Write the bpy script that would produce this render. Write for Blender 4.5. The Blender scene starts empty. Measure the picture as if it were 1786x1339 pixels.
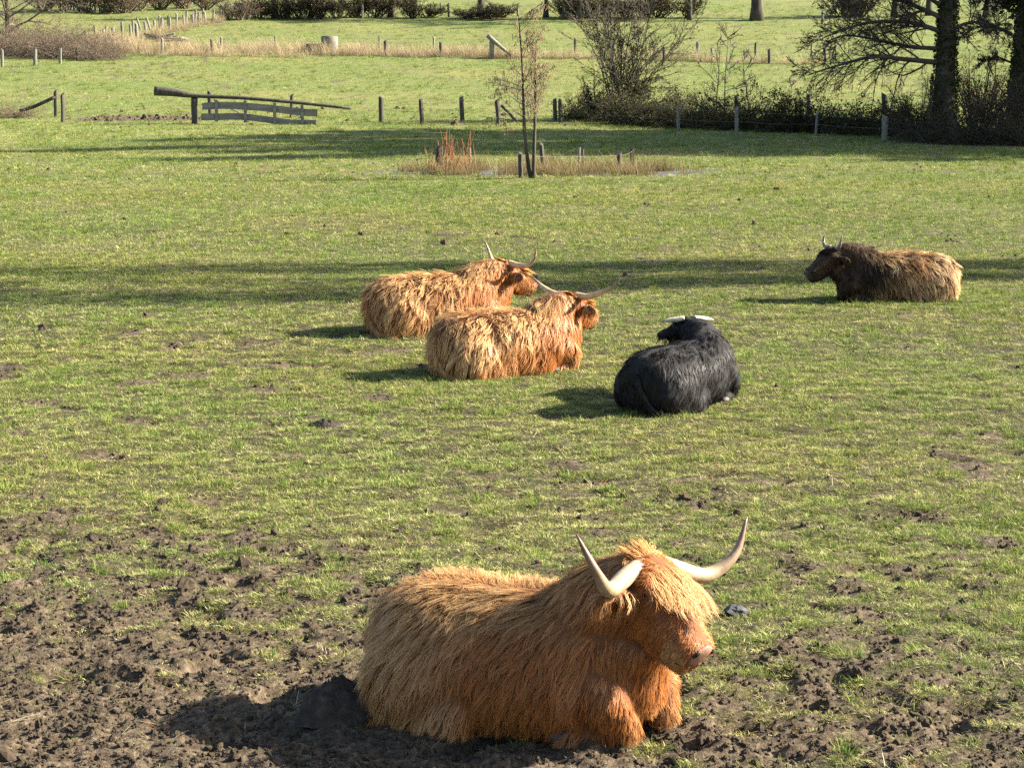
import bpy, math, random
import numpy as np
from mathutils import Vector, Matrix, kdtree

# ------------------------------------------------------------------ camera, light
scene = bpy.context.scene
F, CX, CY, HOR, CAMZ = 3600.0, 893.0, 669.5, 88.0, 3.5      # pixels of the 1786x1339 photograph
PITCH = math.atan((CY - HOR) / F)
cam = bpy.data.cameras.new('camera')
cam.sensor_width = 36.0
cam.lens = 36.0 * F / 1786.0
cam.clip_end = 3000
cam_ob = bpy.data.objects.new('camera', cam)
cam_ob.location = (0, 0, CAMZ)
cam_ob.rotation_euler = (math.pi / 2 - PITCH, 0, 0)
scene.collection.objects.link(cam_ob)
scene.camera = cam_ob

SUN_EL, SUN_AZ = 29.0, 8.0          # degrees; azimuth counted from +x towards +y
world = bpy.data.worlds.new('World')
scene.world = world
world.use_nodes = True
wn = world.node_tree.nodes
wl = world.node_tree.links
sky = wn.new('ShaderNodeTexSky')
sky.sky_type = 'NISHITA'
sky.sun_disc = False
sky.sun_elevation = math.radians(SUN_EL)
sky.sun_rotation = math.radians(90 - SUN_AZ)
sky.dust_density = 1.5
wl.new(sky.outputs[0], wn['Background'].inputs[0])
wn['Background'].inputs[1].default_value = 0.062
sun = bpy.data.lights.new('sun', 'SUN')
sun.energy = 5.0
sun.angle = math.radians(0.55)
sun.color = (1.0, 0.925, 0.78)
sun_ob = bpy.data.objects.new('sun', sun)
sd = Vector((math.cos(math.radians(SUN_AZ)) * math.cos(math.radians(SUN_EL)),
             math.sin(math.radians(SUN_AZ)) * math.cos(math.radians(SUN_EL)), math.sin(math.radians(SUN_EL))))
sun_ob.rotation_euler = sd.to_track_quat('Z', 'Y').to_euler()
sun_ob.location = sd * 60
scene.collection.objects.link(sun_ob)
scene.view_settings.view_transform = 'Standard'
scene.view_settings.look = 'None'
scene.view_settings.gamma = 1
scene.view_settings.use_curve_mapping = False
scene.view_settings.exposure = 2.36
scene.cycles.use_denoising = False
scene.cycles.max_bounces = 6
scene.cycles.transparent_max_bounces = 8

COL = scene.collection
R = math.radians

# ------------------------------------------------------------------ noise and terrain
def _hash(ix, iy, seed):
    h = (ix.astype(np.int64) * 374761393 + iy.astype(np.int64) * 668265263 + seed * 144665) & 0xFFFFFFFF
    h = ((h ^ (h >> 13)) * 1274126177) & 0xFFFFFFFF
    h = h ^ (h >> 16)
    return (h & 0xFFFF) / 65535.0

def pnoise(x, y, seed=0):
    x = np.asarray(x, float); y = np.asarray(y, float)
    ix = np.floor(x); iy = np.floor(y)
    fx = x - ix; fy = y - iy
    u = fx * fx * fx * (fx * (fx * 6 - 15) + 10); v = fy * fy * fy * (fy * (fy * 6 - 15) + 10)
    def g(ox, oy):
        a = _hash(ix + ox, iy + oy, seed) * 2 * np.pi
        return np.cos(a) * (fx - ox) + np.sin(a) * (fy - oy)
    n0 = g(0, 0) * (1 - u) + g(1, 0) * u
    n1 = g(0, 1) * (1 - u) + g(1, 1) * u
    return (n0 * (1 - v) + n1 * v) * 1.5

def fbm(x, y, f, octaves=4, seed=0, gain=0.5):
    s = 0.0; a = 1.0; t = 0.0
    for k in range(octaves):
        s = s + a * pnoise(np.asarray(x) * f + 17.3 * k, np.asarray(y) * f - 9.1 * k, seed + k)
        t += a; a *= gain; f *= 2.03
    return s / t * 1.6

def sstep(a, b, x):
    t = np.clip((np.asarray(x, float) - a) / (b - a), 0, 1)
    return t * t * (3 - 2 * t)

PROF_Y = np.array([-50, 0, 80, 96, 106, 130, 164, 190, 212, 260, 300, 400, 700, 1500], float)
PROF_Z = np.array([0, 0, 0, .02, .15, 1.15, 3.18, 5.05, 6.8, 10.0, 12.9, 20.5, 45, 110], float)
POND = (1.15, 60.7, 5.5, 2.3)          # centre x, y, radii

_yy = np.linspace(-50, 1500, 6201)
_zz = np.interp(_yy, PROF_Y, PROF_Z)
_zz = np.convolve(np.pad(_zz, 16, 'edge'), np.ones(33) / 33, 'valid')   # round the breaks of slope
def macro(x, y):
    z = np.interp(y, _yy, _zz)
    z = z + fbm(x, y, 0.16, 3, 5) * 0.05 * sstep(6, 12, y) * (1 + 2 * sstep(100, 160, y))
    pr = np.sqrt(((x - POND[0]) / POND[2]) ** 2 + ((y - POND[1]) / POND[3]) ** 2)
    pr = pr + .22 * fbm(x, y, .55, 2, 19)
    k = sstep(1.5, 1.0, pr)
    return z * (1 - k) - 0.06 * sstep(1.05, 0.85, pr)

def mud(x, y):
    """0 = turf, 1 = bare trampled soil"""
    x = np.asarray(x, float); y = np.asarray(y, float)
    big = fbm(x, y, 0.38, 3, 21)
    fine = fbm(x, y, 3.9, 4, 33, .7)
    base = .25 * sstep(30, 17, y) + .28 * sstep(18.5, 11.5, y) + .20 * sstep(12.5, 10.2, y) + .10 * sstep(1, -2, x) * sstep(19, 14, y)
    base = base + .40 * sstep(12.9, 10.7, y + .45 * (x + .5)) * sstep(1.0, -.8, x)
    base = base + 0.25 * np.exp(-((x + .3) / 2.2) ** 2 - ((y - 16.6) / .7) ** 2)
    m = base + big * 0.30 + fine * 0.62 - 0.46
    m = np.maximum(m, 1.1 * np.exp(-(((x + 18.2) / 3.4) ** 2 + ((y - 103.5) / 2.4) ** 2) ** 2) - .1)   # wet gateway
    m = np.maximum(m, 1.0 * np.exp(-(((x - 20) / 6) ** 2 + ((y - 79) / 3.5) ** 2)) + .3 * fine - .25)
    specks = sstep(0.52, 0.66, fbm(x, y, 1.15, 4, 77) + 0.25 * fbm(x, y, 0.12, 2, 78)) * 0.85
    return np.clip(np.maximum(sstep(0.0, 0.40, m), specks), 0, 1)

_hr = np.random.default_rng(77)
HOOF = [(a, b, c) for a, b, c in zip(_hr.uniform(-4.6, 4.6, 210), 8.6 + 9 * _hr.uniform(0, 1, 210) ** 1.5, _hr.uniform(.045, .075, 210))]
def hoofprints(x, y):
    z = np.zeros(np.shape(x)); near = (y < 18.2) & (y > 8) & (np.abs(x) < 5)
    xs, ys = x[near], y[near]; zs = np.zeros(len(xs))
    for a, b, c in HOOF:
        r2 = ((xs - a) / c) ** 2 + ((ys - b) / (c * 1.25)) ** 2
        zs += -.045 * np.exp(-r2 ** 2) + .014 * np.exp(-(r2 - 1.7) ** 2)
    z[near] = zs
    return z

def micro(x, y, m):
    near = sstep(40, 22, y)
    z = 0.030 * fbm(x, y, 2.4, 4, 41, .6)
    z = z + m * (0.030 * fbm(x, y, 3.4, 3, 47) + 0.034 * np.abs(fbm(x, y, 9.5, 3, 48)) - 0.012)
    pits = sstep(0.30, 0.62, fbm(x, y, 1.9, 2, 55))
    z = z - pits * (0.015 + 0.055 * m)
    z = z + hoofprints(np.asarray(x, float), np.asarray(y, float)) * (.35 + .65 * m)
    return z * near

def height(x, y):
    return macro(x, y) + micro(x, y, mud(x, y))

def ray(u, v):
    a = (u - CX) / F; b = (v - CY) / F
    c, s = math.cos(PITCH), math.sin(PITCH)
    return np.array([a, c - b * s, -(s + b * c)])

def gp(u, v):
    """the ground point under a photo pixel"""
    d = ray(u, v)
    t = np.geomspace(6, 600, 6000)
    z = CAMZ + d[2] / d[1] * t
    g = macro(d[0] / d[1] * t, t)
    k = int(np.argmax(z <= g)) or len(t) - 1
    y = t[k]; x = d[0] / d[1] * y
    return np.array([x, y, float(height(np.array([x]), np.array([y]))[0])])

def at(u, v, y):
    """the point on the upright plane at distance y seen at a pixel"""
    d = ray(u, v)
    return np.array([d[0] / d[1] * y, y, CAMZ + d[2] / d[1] * y])

# ------------------------------------------------------------------ mesh helpers
def make_mesh(name, V, parts, col=None, smooth=True, attrs=None):
    """parts: list of (n_faces, k) integer arrays"""
    me = bpy.data.meshes.new(name)
    V = np.asarray(V, np.float32).reshape(-1, 3)
    me.vertices.add(len(V)); me.vertices.foreach_set('co', V.ravel())
    parts = [np.asarray(p, np.int32) for p in parts if len(p)]
    loops = np.concatenate([p.ravel() for p in parts])
    sizes = np.concatenate([np.full(len(p), p.shape[1], np.int32) for p in parts])
    starts = np.concatenate([[0], np.cumsum(sizes)[:-1]]).astype(np.int32)
    me.loops.add(len(loops)); me.loops.foreach_set('vertex_index', loops)
    me.polygons.add(len(sizes)); me.polygons.foreach_set('loop_start', starts)
    try: me.polygons.foreach_set('loop_total', sizes)
    except Exception: pass
    me.polygons.foreach_set('use_smooth', np.full(len(sizes), smooth, bool))
    me.update(calc_edges=True)
    if col is not None:
        a = me.attributes.new('Col', 'FLOAT_COLOR', 'POINT')
        c = np.ones((len(V), 4), np.float32); c[:, :3] = np.asarray(col).reshape(-1, 3)
        a.data.foreach_set('color', c.ravel())
    for k, arr in (attrs or {}).items():
        a = me.attributes.new(k, 'FLOAT', 'POINT'); a.data.foreach_set('value', np.asarray(arr, np.float32).ravel())
    return me

def norm(v):
    return v / np.maximum(np.linalg.norm(v, axis=-1, keepdims=True), 1e-9)

class Acc:
    """collects pieces of ONE mesh"""
    def __init__(self): self.V = []; self.F = {}; self.C = []; self.n = 0
    def add(self, V, faces, col=None):
        V = np.asarray(V, float).reshape(-1, 3)
        for f in faces if isinstance(faces, list) else [faces]:
            f = np.asarray(f)
            if len(f): self.F.setdefault(f.shape[1], []).append(f + self.n)
        self.V.append(V); self.n += len(V)
        self.C.append(np.broadcast_to(np.asarray(col if col is not None else (1, 1, 1), float), V.shape))
        return self
    def mesh(self, name, smooth=True, color=False):
        return make_mesh(name, np.concatenate(self.V), [np.concatenate(f) for f in self.F.values()],
                         np.concatenate(self.C) if color else None, smooth)

def tubes(P, Rr, sides=3, cap=False):
    P = np.asarray(P, float); Rr = np.asarray(Rr, float)
    if P.ndim == 2: P = P[None]; Rr = Rr[None]
    N, K, _ = P.shape
    T = np.gradient(P, axis=1); T = norm(T)
    ref = np.where(np.abs(T[..., 2:3]) < 0.9, np.array([0, 0, 1.0]), np.array([1.0, 0, 0]))
    U = norm(np.cross(T, ref)); W = np.cross(T, U)
    a = np.arange(sides) * 2 * np.pi / sides
    V = P[:, :, None, :] + Rr[:, :, None, None] * (np.cos(a)[None, None, :, None] * U[:, :, None, :] + np.sin(a)[None, None, :, None] * W[:, :, None, :])
    idx = np.arange(N * K * sides).reshape(N, K, sides)
    q = np.stack([idx[:, :-1, :], np.roll(idx, -1, 2)[:, :-1, :], np.roll(idx, -1, 2)[:, 1:, :], idx[:, 1:, :]], -1).reshape(-1, 4)
    fs = [q]
    if cap:
        fs.append(idx[:, 0, ::-1].reshape(-1, sides)); fs.append(idx[:, -1, :].reshape(-1, sides))
    return V.reshape(-1, 3), fs

def box(c, s, M=None):
    x, y, z = np.array(s) / 2.0
    V = np.array([[-x, -y, -z], [x, -y, -z], [x, y, -z], [-x, y, -z], [-x, -y, z], [x, -y, z], [x, y, z], [-x, y, z]])
    if M is not None: V = V @ np.asarray(M).T
    return V + np.array(c), np.array([[0, 3, 2, 1], [4, 5, 6, 7], [0, 1, 5, 4], [1, 2, 6, 5], [2, 3, 7, 6], [3, 0, 4, 7]])

def ball(c, r, M=None, nu=16, nv=10):
    th = np.linspace(0, np.pi, nv + 1)[1:-1]; ph = np.arange(nu) * 2 * np.pi / nu
    V = np.stack([np.sin(th)[:, None] * np.cos(ph), np.sin(th)[:, None] * np.sin(ph), np.cos(th)[:, None] * np.ones(nu)], -1).reshape(-1, 3)
    V = np.vstack([V, [[0, 0, 1], [0, 0, -1]]]) * np.asarray(r, float)
    if M is not None: V = V @ np.asarray(M).T
    k = len(th); idx = np.arange(k * nu).reshape(k, nu)
    q = np.stack([idx[:-1], idx[1:], np.roll(idx, -1, 1)[1:], np.roll(idx, -1, 1)[:-1]], -1).reshape(-1, 4)
    t1 = np.stack([np.full(nu, k * nu), idx[0], np.roll(idx[0], -1)], -1)
    t2 = np.stack([np.full(nu, k * nu + 1), np.roll(idx[-1], -1), idx[-1]], -1)
    return V + np.asarray(c, float), [q, t1, t2]

def obj(name, me, mat=None, parent=None, **props):
    o = bpy.data.objects.new(name, me); COL.objects.link(o)
    if mat is not None and me is not None and not me.materials: me.materials.append(mat)
    if parent is not None: o.parent = parent
    for k, v in props.items(): o[k] = v
    return o

def thing(name, loc, label, category, group=None, rz=0.0, scale=1.0):
    o = bpy.data.objects.new(name, None); COL.objects.link(o)
    o.empty_display_size = 0.2
    o.location = loc; o.rotation_euler = (0, 0, rz); o.scale = (scale,) * 3
    tag(o, label, category, group)
    return o

def tag(o, label, category, group=None):
    o['label'] = label; o['category'] = category
    if group: o['group'] = group
    return o

def copy_tree(o, parent=None):
    c = o.copy(); COL.objects.link(c); c.parent = parent
    for ch in list(o.children): copy_tree(ch, c)
    return c

# ------------------------------------------------------------------ materials
def new_mat(name):
    m = bpy.data.materials.new(name); m.use_nodes = True
    nt = m.node_tree; nt.nodes.clear()
    out = nt.nodes.new('ShaderNodeOutputMaterial')
    return m, nt, out

def N(nt, t, **kw):
    n = nt.nodes.new(t)
    for k, v in kw.items():
        if k.startswith('i_'): n.inputs[int(k[2:])].default_value = v
        else: setattr(n, k, v)
    return n

def noise(nt, scale, detail=4, vec=None, rough=0.55):
    n = nt.nodes.new('ShaderNodeTexNoise')
    n.inputs['Scale'].default_value = scale; n.inputs['Detail'].default_value = detail; n.inputs['Roughness'].default_value = rough
    if vec is not None: nt.links.new(vec, n.inputs['Vector'])
    return n

def ramp(nt, fac, stops):
    r = nt.nodes.new('ShaderNodeValToRGB'); e = r.color_ramp.elements
    while len(e) > 1: e.remove(e[0])
    e[0].position = stops[0][0]; e[0].color = (*stops[0][1], 1)
    for p, c in stops[1:]:
        x = e.new(p); x.color = (*c, 1)
    nt.links.new(fac, r.inputs[0])
    return r

def mixrgb(nt, fac, a, b, mode='MIX'):
    m = nt.nodes.new('ShaderNodeMix'); m.data_type = 'RGBA'; m.blend_type = mode
    for s, x in ((m.inputs[0], fac), (m.inputs[6], a), (m.inputs[7], b)):
        if isinstance(x, (int, float)): s.default_value = x
        elif isinstance(x, tuple): s.default_value = (*x, 1)
        else: nt.links.new(x, s)
    return m.outputs[2]

def simple(name, stops, scale=6, rough=0.85, bump=0.3, bscale=None, stretch=(1, 1, 1), detail=6, spec=0.3, bdist=0.02):
    m, nt, out = new_mat(name)
    tc = N(nt, 'ShaderNodeTexCoord'); mp = N(nt, 'ShaderNodeMapping')
    mp.inputs['Scale'].default_value = stretch
    nt.links.new(tc.outputs['Object'], mp.inputs[0])
    oi = N(nt, 'ShaderNodeObjectInfo')
    add = N(nt, 'ShaderNodeVectorMath', operation='ADD')
    sc = N(nt, 'ShaderNodeVectorMath', operation='SCALE'); sc.inputs['Scale'].default_value = 37.0
    cmb = N(nt, 'ShaderNodeCombineXYZ')
    for k in range(3): nt.links.new(oi.outputs['Random'], cmb.inputs[k])
    nt.links.new(cmb.outputs[0], sc.inputs[0])
    nt.links.new(mp.outputs[0], add.inputs[0]); nt.links.new(sc.outputs[0], add.inputs[1])
    n1 = noise(nt, scale, detail, add.outputs[0])
    r = ramp(nt, n1.outputs[0], stops)
    b = N(nt, 'ShaderNodeBsdfPrincipled')
    b.inputs['Roughness'].default_value = rough
    b.inputs['Specular IOR Level'].default_value = spec
    nt.links.new(r.outputs[0], b.inputs['Base Color'])
    if bump:
        n2 = noise(nt, bscale or scale * 4, 5, add.outputs[0])
        bp = N(nt, 'ShaderNodeBump'); bp.inputs['Strength'].default_value = bump; bp.inputs['Distance'].default_value = bdist
        nt.links.new(n2.outputs[0], bp.inputs['Height']); nt.links.new(bp.outputs[0], b.inputs['Normal'])
    nt.links.new(b.outputs[0], out.inputs[0])
    return m

def leafy(name, trans=0.35, attr=True, color=(0.1, 0.12, 0.03), gloss=0.0, vary=0.25, patch=None, grough=0.4):
    """thin blades, leaves and hairs: diffuse + translucent, colour per vertex"""
    m, nt, out = new_mat(name)
    if attr:
        c = N(nt, 'ShaderNodeAttribute', attribute_name='Col').outputs[0]
    else:
        c = N(nt, 'ShaderNodeRGB'); c.outputs[0].default_value = (*color, 1); c = c.outputs[0]
    oi = N(nt, 'ShaderNodeObjectInfo')
    if patch:
        sc = noise(nt, patch[0], 3, oi.outputs['Location'])
        r = ramp(nt, sc.outputs[0], [(0.38, patch[1]), (0.62, patch[2])])
        c = mixrgb(nt, 1.0, c, r.outputs[0], 'MULTIPLY')
    if vary:
        hs = N(nt, 'ShaderNodeHueSaturation')
        mr = N(nt, 'ShaderNodeMapRange'); mr.inputs[3].default_value = 1 - vary; mr.inputs[4].default_value = 1 + vary
        nt.links.new(oi.outputs['Random'], mr.inputs[0]); nt.links.new(mr.outputs[0], hs.inputs['Value'])
        nt.links.new(c, hs.inputs['Color']); c = hs.outputs[0]
    d = N(nt, 'ShaderNodeBsdfDiffuse'); t = N(nt, 'ShaderNodeBsdfTranslucent')
    nt.links.new(c, d.inputs[0]); nt.links.new(c, t.inputs[0])
    mx = N(nt, 'ShaderNodeMixShader'); mx.inputs[0].default_value = trans
    nt.links.new(d.outputs[0], mx.inputs[1]); nt.links.new(t.outputs[0], mx.inputs[2])
    o = mx.outputs[0]
    if gloss:
        g = N(nt, 'ShaderNodeBsdfGlossy'); g.inputs['Roughness'].default_value = grough
        g.inputs[0].default_value = (0.9, 0.9, 0.92, 1)
        m2 = N(nt, 'ShaderNodeMixShader'); m2.inputs[0].default_value = gloss
        nt.links.new(o, m2.inputs[1]); nt.links.new(g.outputs[0], m2.inputs[2]); o = m2.outputs[0]
    nt.links.new(o, out.inputs[0])
    return m

M = {}
M['post'] = simple('weathered_wood', [(0.3, (.030, .026, .020)), (0.55, (.062, .054, .042)), (0.75, (.11, .098, .078))], 3.0, .9, .6, 14, (2, 2, .35))
M['plank'] = simple('grey_plank_wood', [(0.3, (.12, .108, .09)), (0.6, (.20, .182, .155)), (0.8, (.26, .24, .205))], 3.0, .9, .6, 14, (.35, 2, 2))
M['pale_post'] = simple('bleached_wood', [(0.3, (.11, .10, .08)), (0.6, (.19, .175, .145)), (0.8, (.28, .26, .22))], 3.0, .9, .5, 14, (2, 2, .35))
M['bark'] = simple('grey_brown_bark', [(0.3, (.028, .023, .017)), (0.55, (.06, .05, .036)), (0.75, (.10, .09, .06))], 2.5, .95, .8, 9, (1.5, 1.5, .5))
M['twig'] = simple('dark_twig', [(0.3, (.040, .032, .024)), (0.7, (.085, .068, .050))], 2.0, .9, 0)
M['pale_twig'] = simple('pale_twig', [(0.3, (.075, .06, .042)), (0.7, (.17, .14, .10))], 2.0, .9, 0)
M['red_twig'] = simple('red_twig', [(0.3, (.20, .075, .035)), (0.7, (.33, .13, .06))], 2.0, .9, 0)
M['concrete'] = simple('weathered_concrete', [(0.3, (.10, .095, .075)), (0.6, (.16, .15, .12)), (0.8, (.21, .2, .165))], 2.0, .95, .4, 12)
M['wire'] = simple('rusty_wire', [(0.3, (.10, .08, .07)), (0.7, (.2, .17, .15))], 3, .6, 0)
M['stone'] = simple('slate_stone', [(0.3, (.022, .023, .026)), (0.7, (.05, .052, .058))], 9, .7, .6, 30)
M['leaf'] = leafy('bramble_leaf', .25, gloss=0, vary=.15)
M['straw'] = leafy('dry_reed', .35, vary=.2)
# ------------------------------------------------------------------ ground
def soil_material():
    m, nt, out = new_mat('pasture_ground')
    L = nt.links
    geo = N(nt, 'ShaderNodeNewGeometry'); pos = geo.outputs['Position']
    mud_a = N(nt, 'ShaderNodeAttribute', attribute_name='mud').outputs['Fac']
    far_a = N(nt, 'ShaderNodeAttribute', attribute_name='sward').outputs['Fac']
    n_big = noise(nt, .11, 5, pos); n_mid = noise(nt, 1.1, 6, pos); n_fine = noise(nt, 22, 6, pos, .65); n_tiny = noise(nt, 90, 4, pos, .6)
    soil = ramp(nt, n_fine.outputs[0], [(0.25, (.024, .017, .011)), (0.46, (.070, .052, .034)), (0.62, (.135, .104, .070)), (.78, (.20, .16, .112))])
    soil2 = mixrgb(nt, .6, soil.outputs[0], ramp(nt, n_mid.outputs[0], [(0.3, (.55, .52, .50)), (.7, (1.15, 1.1, 1.05))]).outputs[0], 'MULTIPLY')
    thatch = ramp(nt, n_fine.outputs[0], [(0.3, (.012, .011, .005)), (0.5, (.038, .034, .014)), (.72, (.11, .094, .044))])
    sward = ramp(nt, n_tiny.outputs[0], [(0.3, (.055, .068, .017)), (0.5, (.105, .118, .034)), (.7, (.18, .175, .066))])
    tint = ramp(nt, n_big.outputs[0], [(0.35, (.82, .98, .72)), (0.52, (1, 1, 1)), (.68, (1.22, 1.12, 1.1))])
    sw = mixrgb(nt, 1.0, sward.outputs[0], tint.outputs[0], 'MULTIPLY')
    n_cl = noise(nt, 3.2, 7, pos, .7)
    sw = mixrgb(nt, .75, sw, ramp(nt, n_cl.outputs[0], [(0.30, (.30, .36, .28)), (0.44, (.95, 1, .95)), (.7, (1.2, 1.1, 1.05))]).outputs[0], 'MULTIPLY')
    turf = mixrgb(nt, far_a, thatch.outputs[0], sw)
    c = mixrgb(nt, mud_a, turf, soil2)
    b = N(nt, 'ShaderNodeBsdfPrincipled'); b.inputs['Roughness'].default_value = .95; b.inputs['Specular IOR Level'].default_value = .15
    L.new(c, b.inputs['Base Color'])
    add = N(nt, 'ShaderNodeMath', operation='MULTIPLY_ADD'); add.inputs[1].default_value = .4
    L.new(n_tiny.outputs[0], add.inputs[0]); L.new(n_fine.outputs[0], add.inputs[2])
    bp = N(nt, 'ShaderNodeBump'); bp.inputs['Strength'].default_value = .9; bp.inputs['Distance'].default_value = .03
    L.new(add.outputs[0], bp.inputs['Height']); L.new(bp.outputs[0], b.inputs['Normal'])
    L.new(b.outputs[0], out.inputs[0])
    return m
M['ground'] = soil_material()

def grid(ys, nx, half):
    u = np.linspace(-1, 1, nx)
    Y = np.repeat(ys[:, None], nx, 1); X = u[None, :] * half(ys)[:, None]
    return X, Y

def ground_sheet():
    ys = [-40.0, -20.0, 0.0, 4.0]
    y = 7.0
    while y < 30: ys.append(y); y += max(.02, y * .0027)
    while y < 1400: ys.append(y); y += y * .011
    ys = np.array(ys)
    nx = 300
    # dense in the middle, stretching far out at the rims so that the sheet reaches the horizon
    u = np.linspace(-1, 1, nx)
    core = 0.315 * np.maximum(ys, 6) + 1.6
    X = u[None, :] * core[:, None]
    ext = np.array([1.3, 2.2, 5, 14, 60])
    XL = -core[:, None] * ext[::-1][None]; XR = core[:, None] * ext[None]
    X = np.concatenate([XL, X, XR], 1)
    Y = np.repeat(ys[:, None], X.shape[1], 1)
    m = mud(X, Y)
    Z = macro(X, Y) + micro(X, Y, m)
    V = np.stack([X, Y, Z], -1).reshape(-1, 3)
    r, c = X.shape
    idx = np.arange(r * c).reshape(r, c)
    q = np.stack([idx[:-1, :-1], idx[:-1, 1:], idx[1:, 1:], idx[1:, :-1]], -1).reshape(-1, 4)
    me = make_mesh('ground', V, [q], None, True, {'mud': m, 'sward': sstep(20, 90, Y)})
    return obj('ground', me, M['ground'], kind='structure')
ground_sheet()

# ------------------------------------------------------------------ scattering (grass, clods, reeds)
def source_collection(name, meshes, mat):
    c = bpy.data.collections.new(name)
    for k, me in enumerate(meshes):
        o = bpy.data.objects.new('%s_%02d' % (name, k), me)
        if not me.materials: me.materials.append(mat)
        c.objects.link(o)
    return c

def scatter(name, P, rot, scl, var, coll, **props):
    me = bpy.data.meshes.new(name)
    n = len(P)
    me.vertices.add(n); me.vertices.foreach_set('co', np.asarray(P, np.float32).ravel())
    a = me.attributes.new('rot', 'FLOAT_VECTOR', 'POINT'); a.data.foreach_set('vector', np.asarray(rot, np.float32).ravel())
    a = me.attributes.new('scl', 'FLOAT_VECTOR', 'POINT'); a.data.foreach_set('vector', np.asarray(scl, np.float32).ravel())
    a = me.attributes.new('var', 'INT', 'POINT'); a.data.foreach_set('value', np.asarray(var, np.int32).ravel())
    o = obj(name, me, None, kind='stuff', **props)
    ng = bpy.data.node_groups.new(name + '_scatter', 'GeometryNodeTree')
    ng.interface.new_socket('Geometry', in_out='INPUT', socket_type='NodeSocketGeometry')
    ng.interface.new_socket('Geometry', in_out='OUTPUT', socket_type='NodeSocketGeometry')
    gi = ng.nodes.new('NodeGroupInput'); go = ng.nodes.new('NodeGroupOutput')
    ci = ng.nodes.new('GeometryNodeCollectionInfo')
    ci.inputs['Collection'].default_value = coll
    ci.inputs['Separate Children'].default_value = True; ci.inputs['Reset Children'].default_value = True
    ip = ng.nodes.new('GeometryNodeInstanceOnPoints'); ip.inputs['Pick Instance'].default_value = True
    def attr(nm, ty):
        x = ng.nodes.new('GeometryNodeInputNamedAttribute'); x.data_type = ty; x.inputs['Name'].default_value = nm
        return next(s for s in x.outputs if s.enabled and s.name == 'Attribute')
    L = ng.links
    L.new(gi.outputs[0], ip.inputs['Points']); L.new(ci.outputs[0], ip.inputs['Instance'])
    L.new(attr('var', 'INT'), ip.inputs['Instance Index'])
    e2r = ng.nodes.new('FunctionNodeEulerToRotation')
    L.new(attr('rot', 'FLOAT_VECTOR'), e2r.inputs[0]); L.new(e2r.outputs[0], ip.inputs['Rotation'])
    L.new(attr('scl', 'FLOAT_VECTOR'), ip.inputs['Scale'])
    L.new(ip.outputs[0], go.inputs[0])
    md = o.modifiers.new('scatter', 'NODES'); md.node_group = ng
    return o

rng = np.random.default_rng(7)

def ribbons(P, Wd, W):
    """P (N,K,3) centre lines, Wd (N,K,3) unit width vectors, W (N,K) half widths"""
    n, k, _ = P.shape
    V = np.stack([P - Wd * W[..., None], P + Wd * W[..., None]], 2)
    idx = np.arange(n * k * 2).reshape(n, k, 2)
    q = np.stack([idx[:, :-1, 0], idx[:, :-1, 1], idx[:, 1:, 1], idx[:, 1:, 0]], -1).reshape(-1, 4)
    return V.reshape(-1, 3), q

def tuft_mesh(name, nb, rad, lmin, lmax, width, lean, cols, rg, K=4, droop=1.0, gain=1.0):
    a = rg.uniform(0, 2 * np.pi, nb); r = rad * np.sqrt(rg.uniform(0, 1, nb))
    base = np.stack([r * np.cos(a), r * np.sin(a), np.full(nb, -.012)], -1)
    az = a + rg.normal(0, .9, nb)
    L = rg.uniform(lmin, lmax, nb); le = np.clip(rg.normal(lean, .3, nb), .02, 1.45)
    P = np.zeros((nb, K, 3)); P[:, 0] = base
    ang = le.copy()
    for k in range(1, K):
        d = np.stack([np.sin(ang) * np.cos(az), np.sin(ang) * np.sin(az), np.cos(ang)], -1)
        P[:, k] = P[:, k - 1] + d * (L / (K - 1))[:, None]
        ang = np.minimum(ang + droop * rg.uniform(.15, .65, nb), 1.75)
        az = az + rg.normal(0, .15, nb)
    P[:, :, 2] = np.maximum(P[:, :, 2], -.012 + .004 * np.arange(K))
    wa = az + np.pi / 2 + rg.normal(0, .5, nb)
    Wd = np.stack([np.cos(wa), np.sin(wa), rg.normal(0, .2, nb)], -1)
    Wd = np.repeat(norm(Wd)[:, None], K, 1)
    t = np.linspace(0, 1, K)
    W = width * (1 - t ** 1.6 * .92)[None] * rg.uniform(.6, 1.15, nb)[:, None] / 2
    V, q = ribbons(P, Wd, W)
    cols = np.asarray(cols, float)
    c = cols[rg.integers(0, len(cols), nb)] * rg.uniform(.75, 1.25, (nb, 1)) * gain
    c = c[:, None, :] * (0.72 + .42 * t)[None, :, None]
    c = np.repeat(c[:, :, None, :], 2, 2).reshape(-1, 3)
    return make_mesh(name, V, [q], c, True)

GREEN = [(.060, .11, .022), (.095, .15, .030), (.145, .18, .046), (.22, .23, .075)]
MIXED = [(.12, .15, .036), (.20, .21, .065), (.28, .265, .10), (.36, .325, .15), (.46, .41, .22), (.15, .17, .045)]
STRAW = [(.36, .29, .15), (.44, .37, .21), (.28, .215, .10), (.22, .20, .07), (.50, .44, .28)]
M['grass'] = leafy('pasture_grass_blade', .24, vary=.22, patch=(.16, (.92, 1.02, .90), (1.12, 1.06, 1.0)))
rg = np.random.default_rng(11)
tm = []
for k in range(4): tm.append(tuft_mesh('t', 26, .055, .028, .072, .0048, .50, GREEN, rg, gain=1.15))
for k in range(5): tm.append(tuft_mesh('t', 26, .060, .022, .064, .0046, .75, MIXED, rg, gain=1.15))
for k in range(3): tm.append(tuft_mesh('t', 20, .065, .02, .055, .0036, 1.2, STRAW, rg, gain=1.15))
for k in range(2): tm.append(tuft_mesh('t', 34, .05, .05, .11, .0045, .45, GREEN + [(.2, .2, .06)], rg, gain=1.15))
TUFTS = source_collection('grass_tuft', tm, M['grass'])

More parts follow.
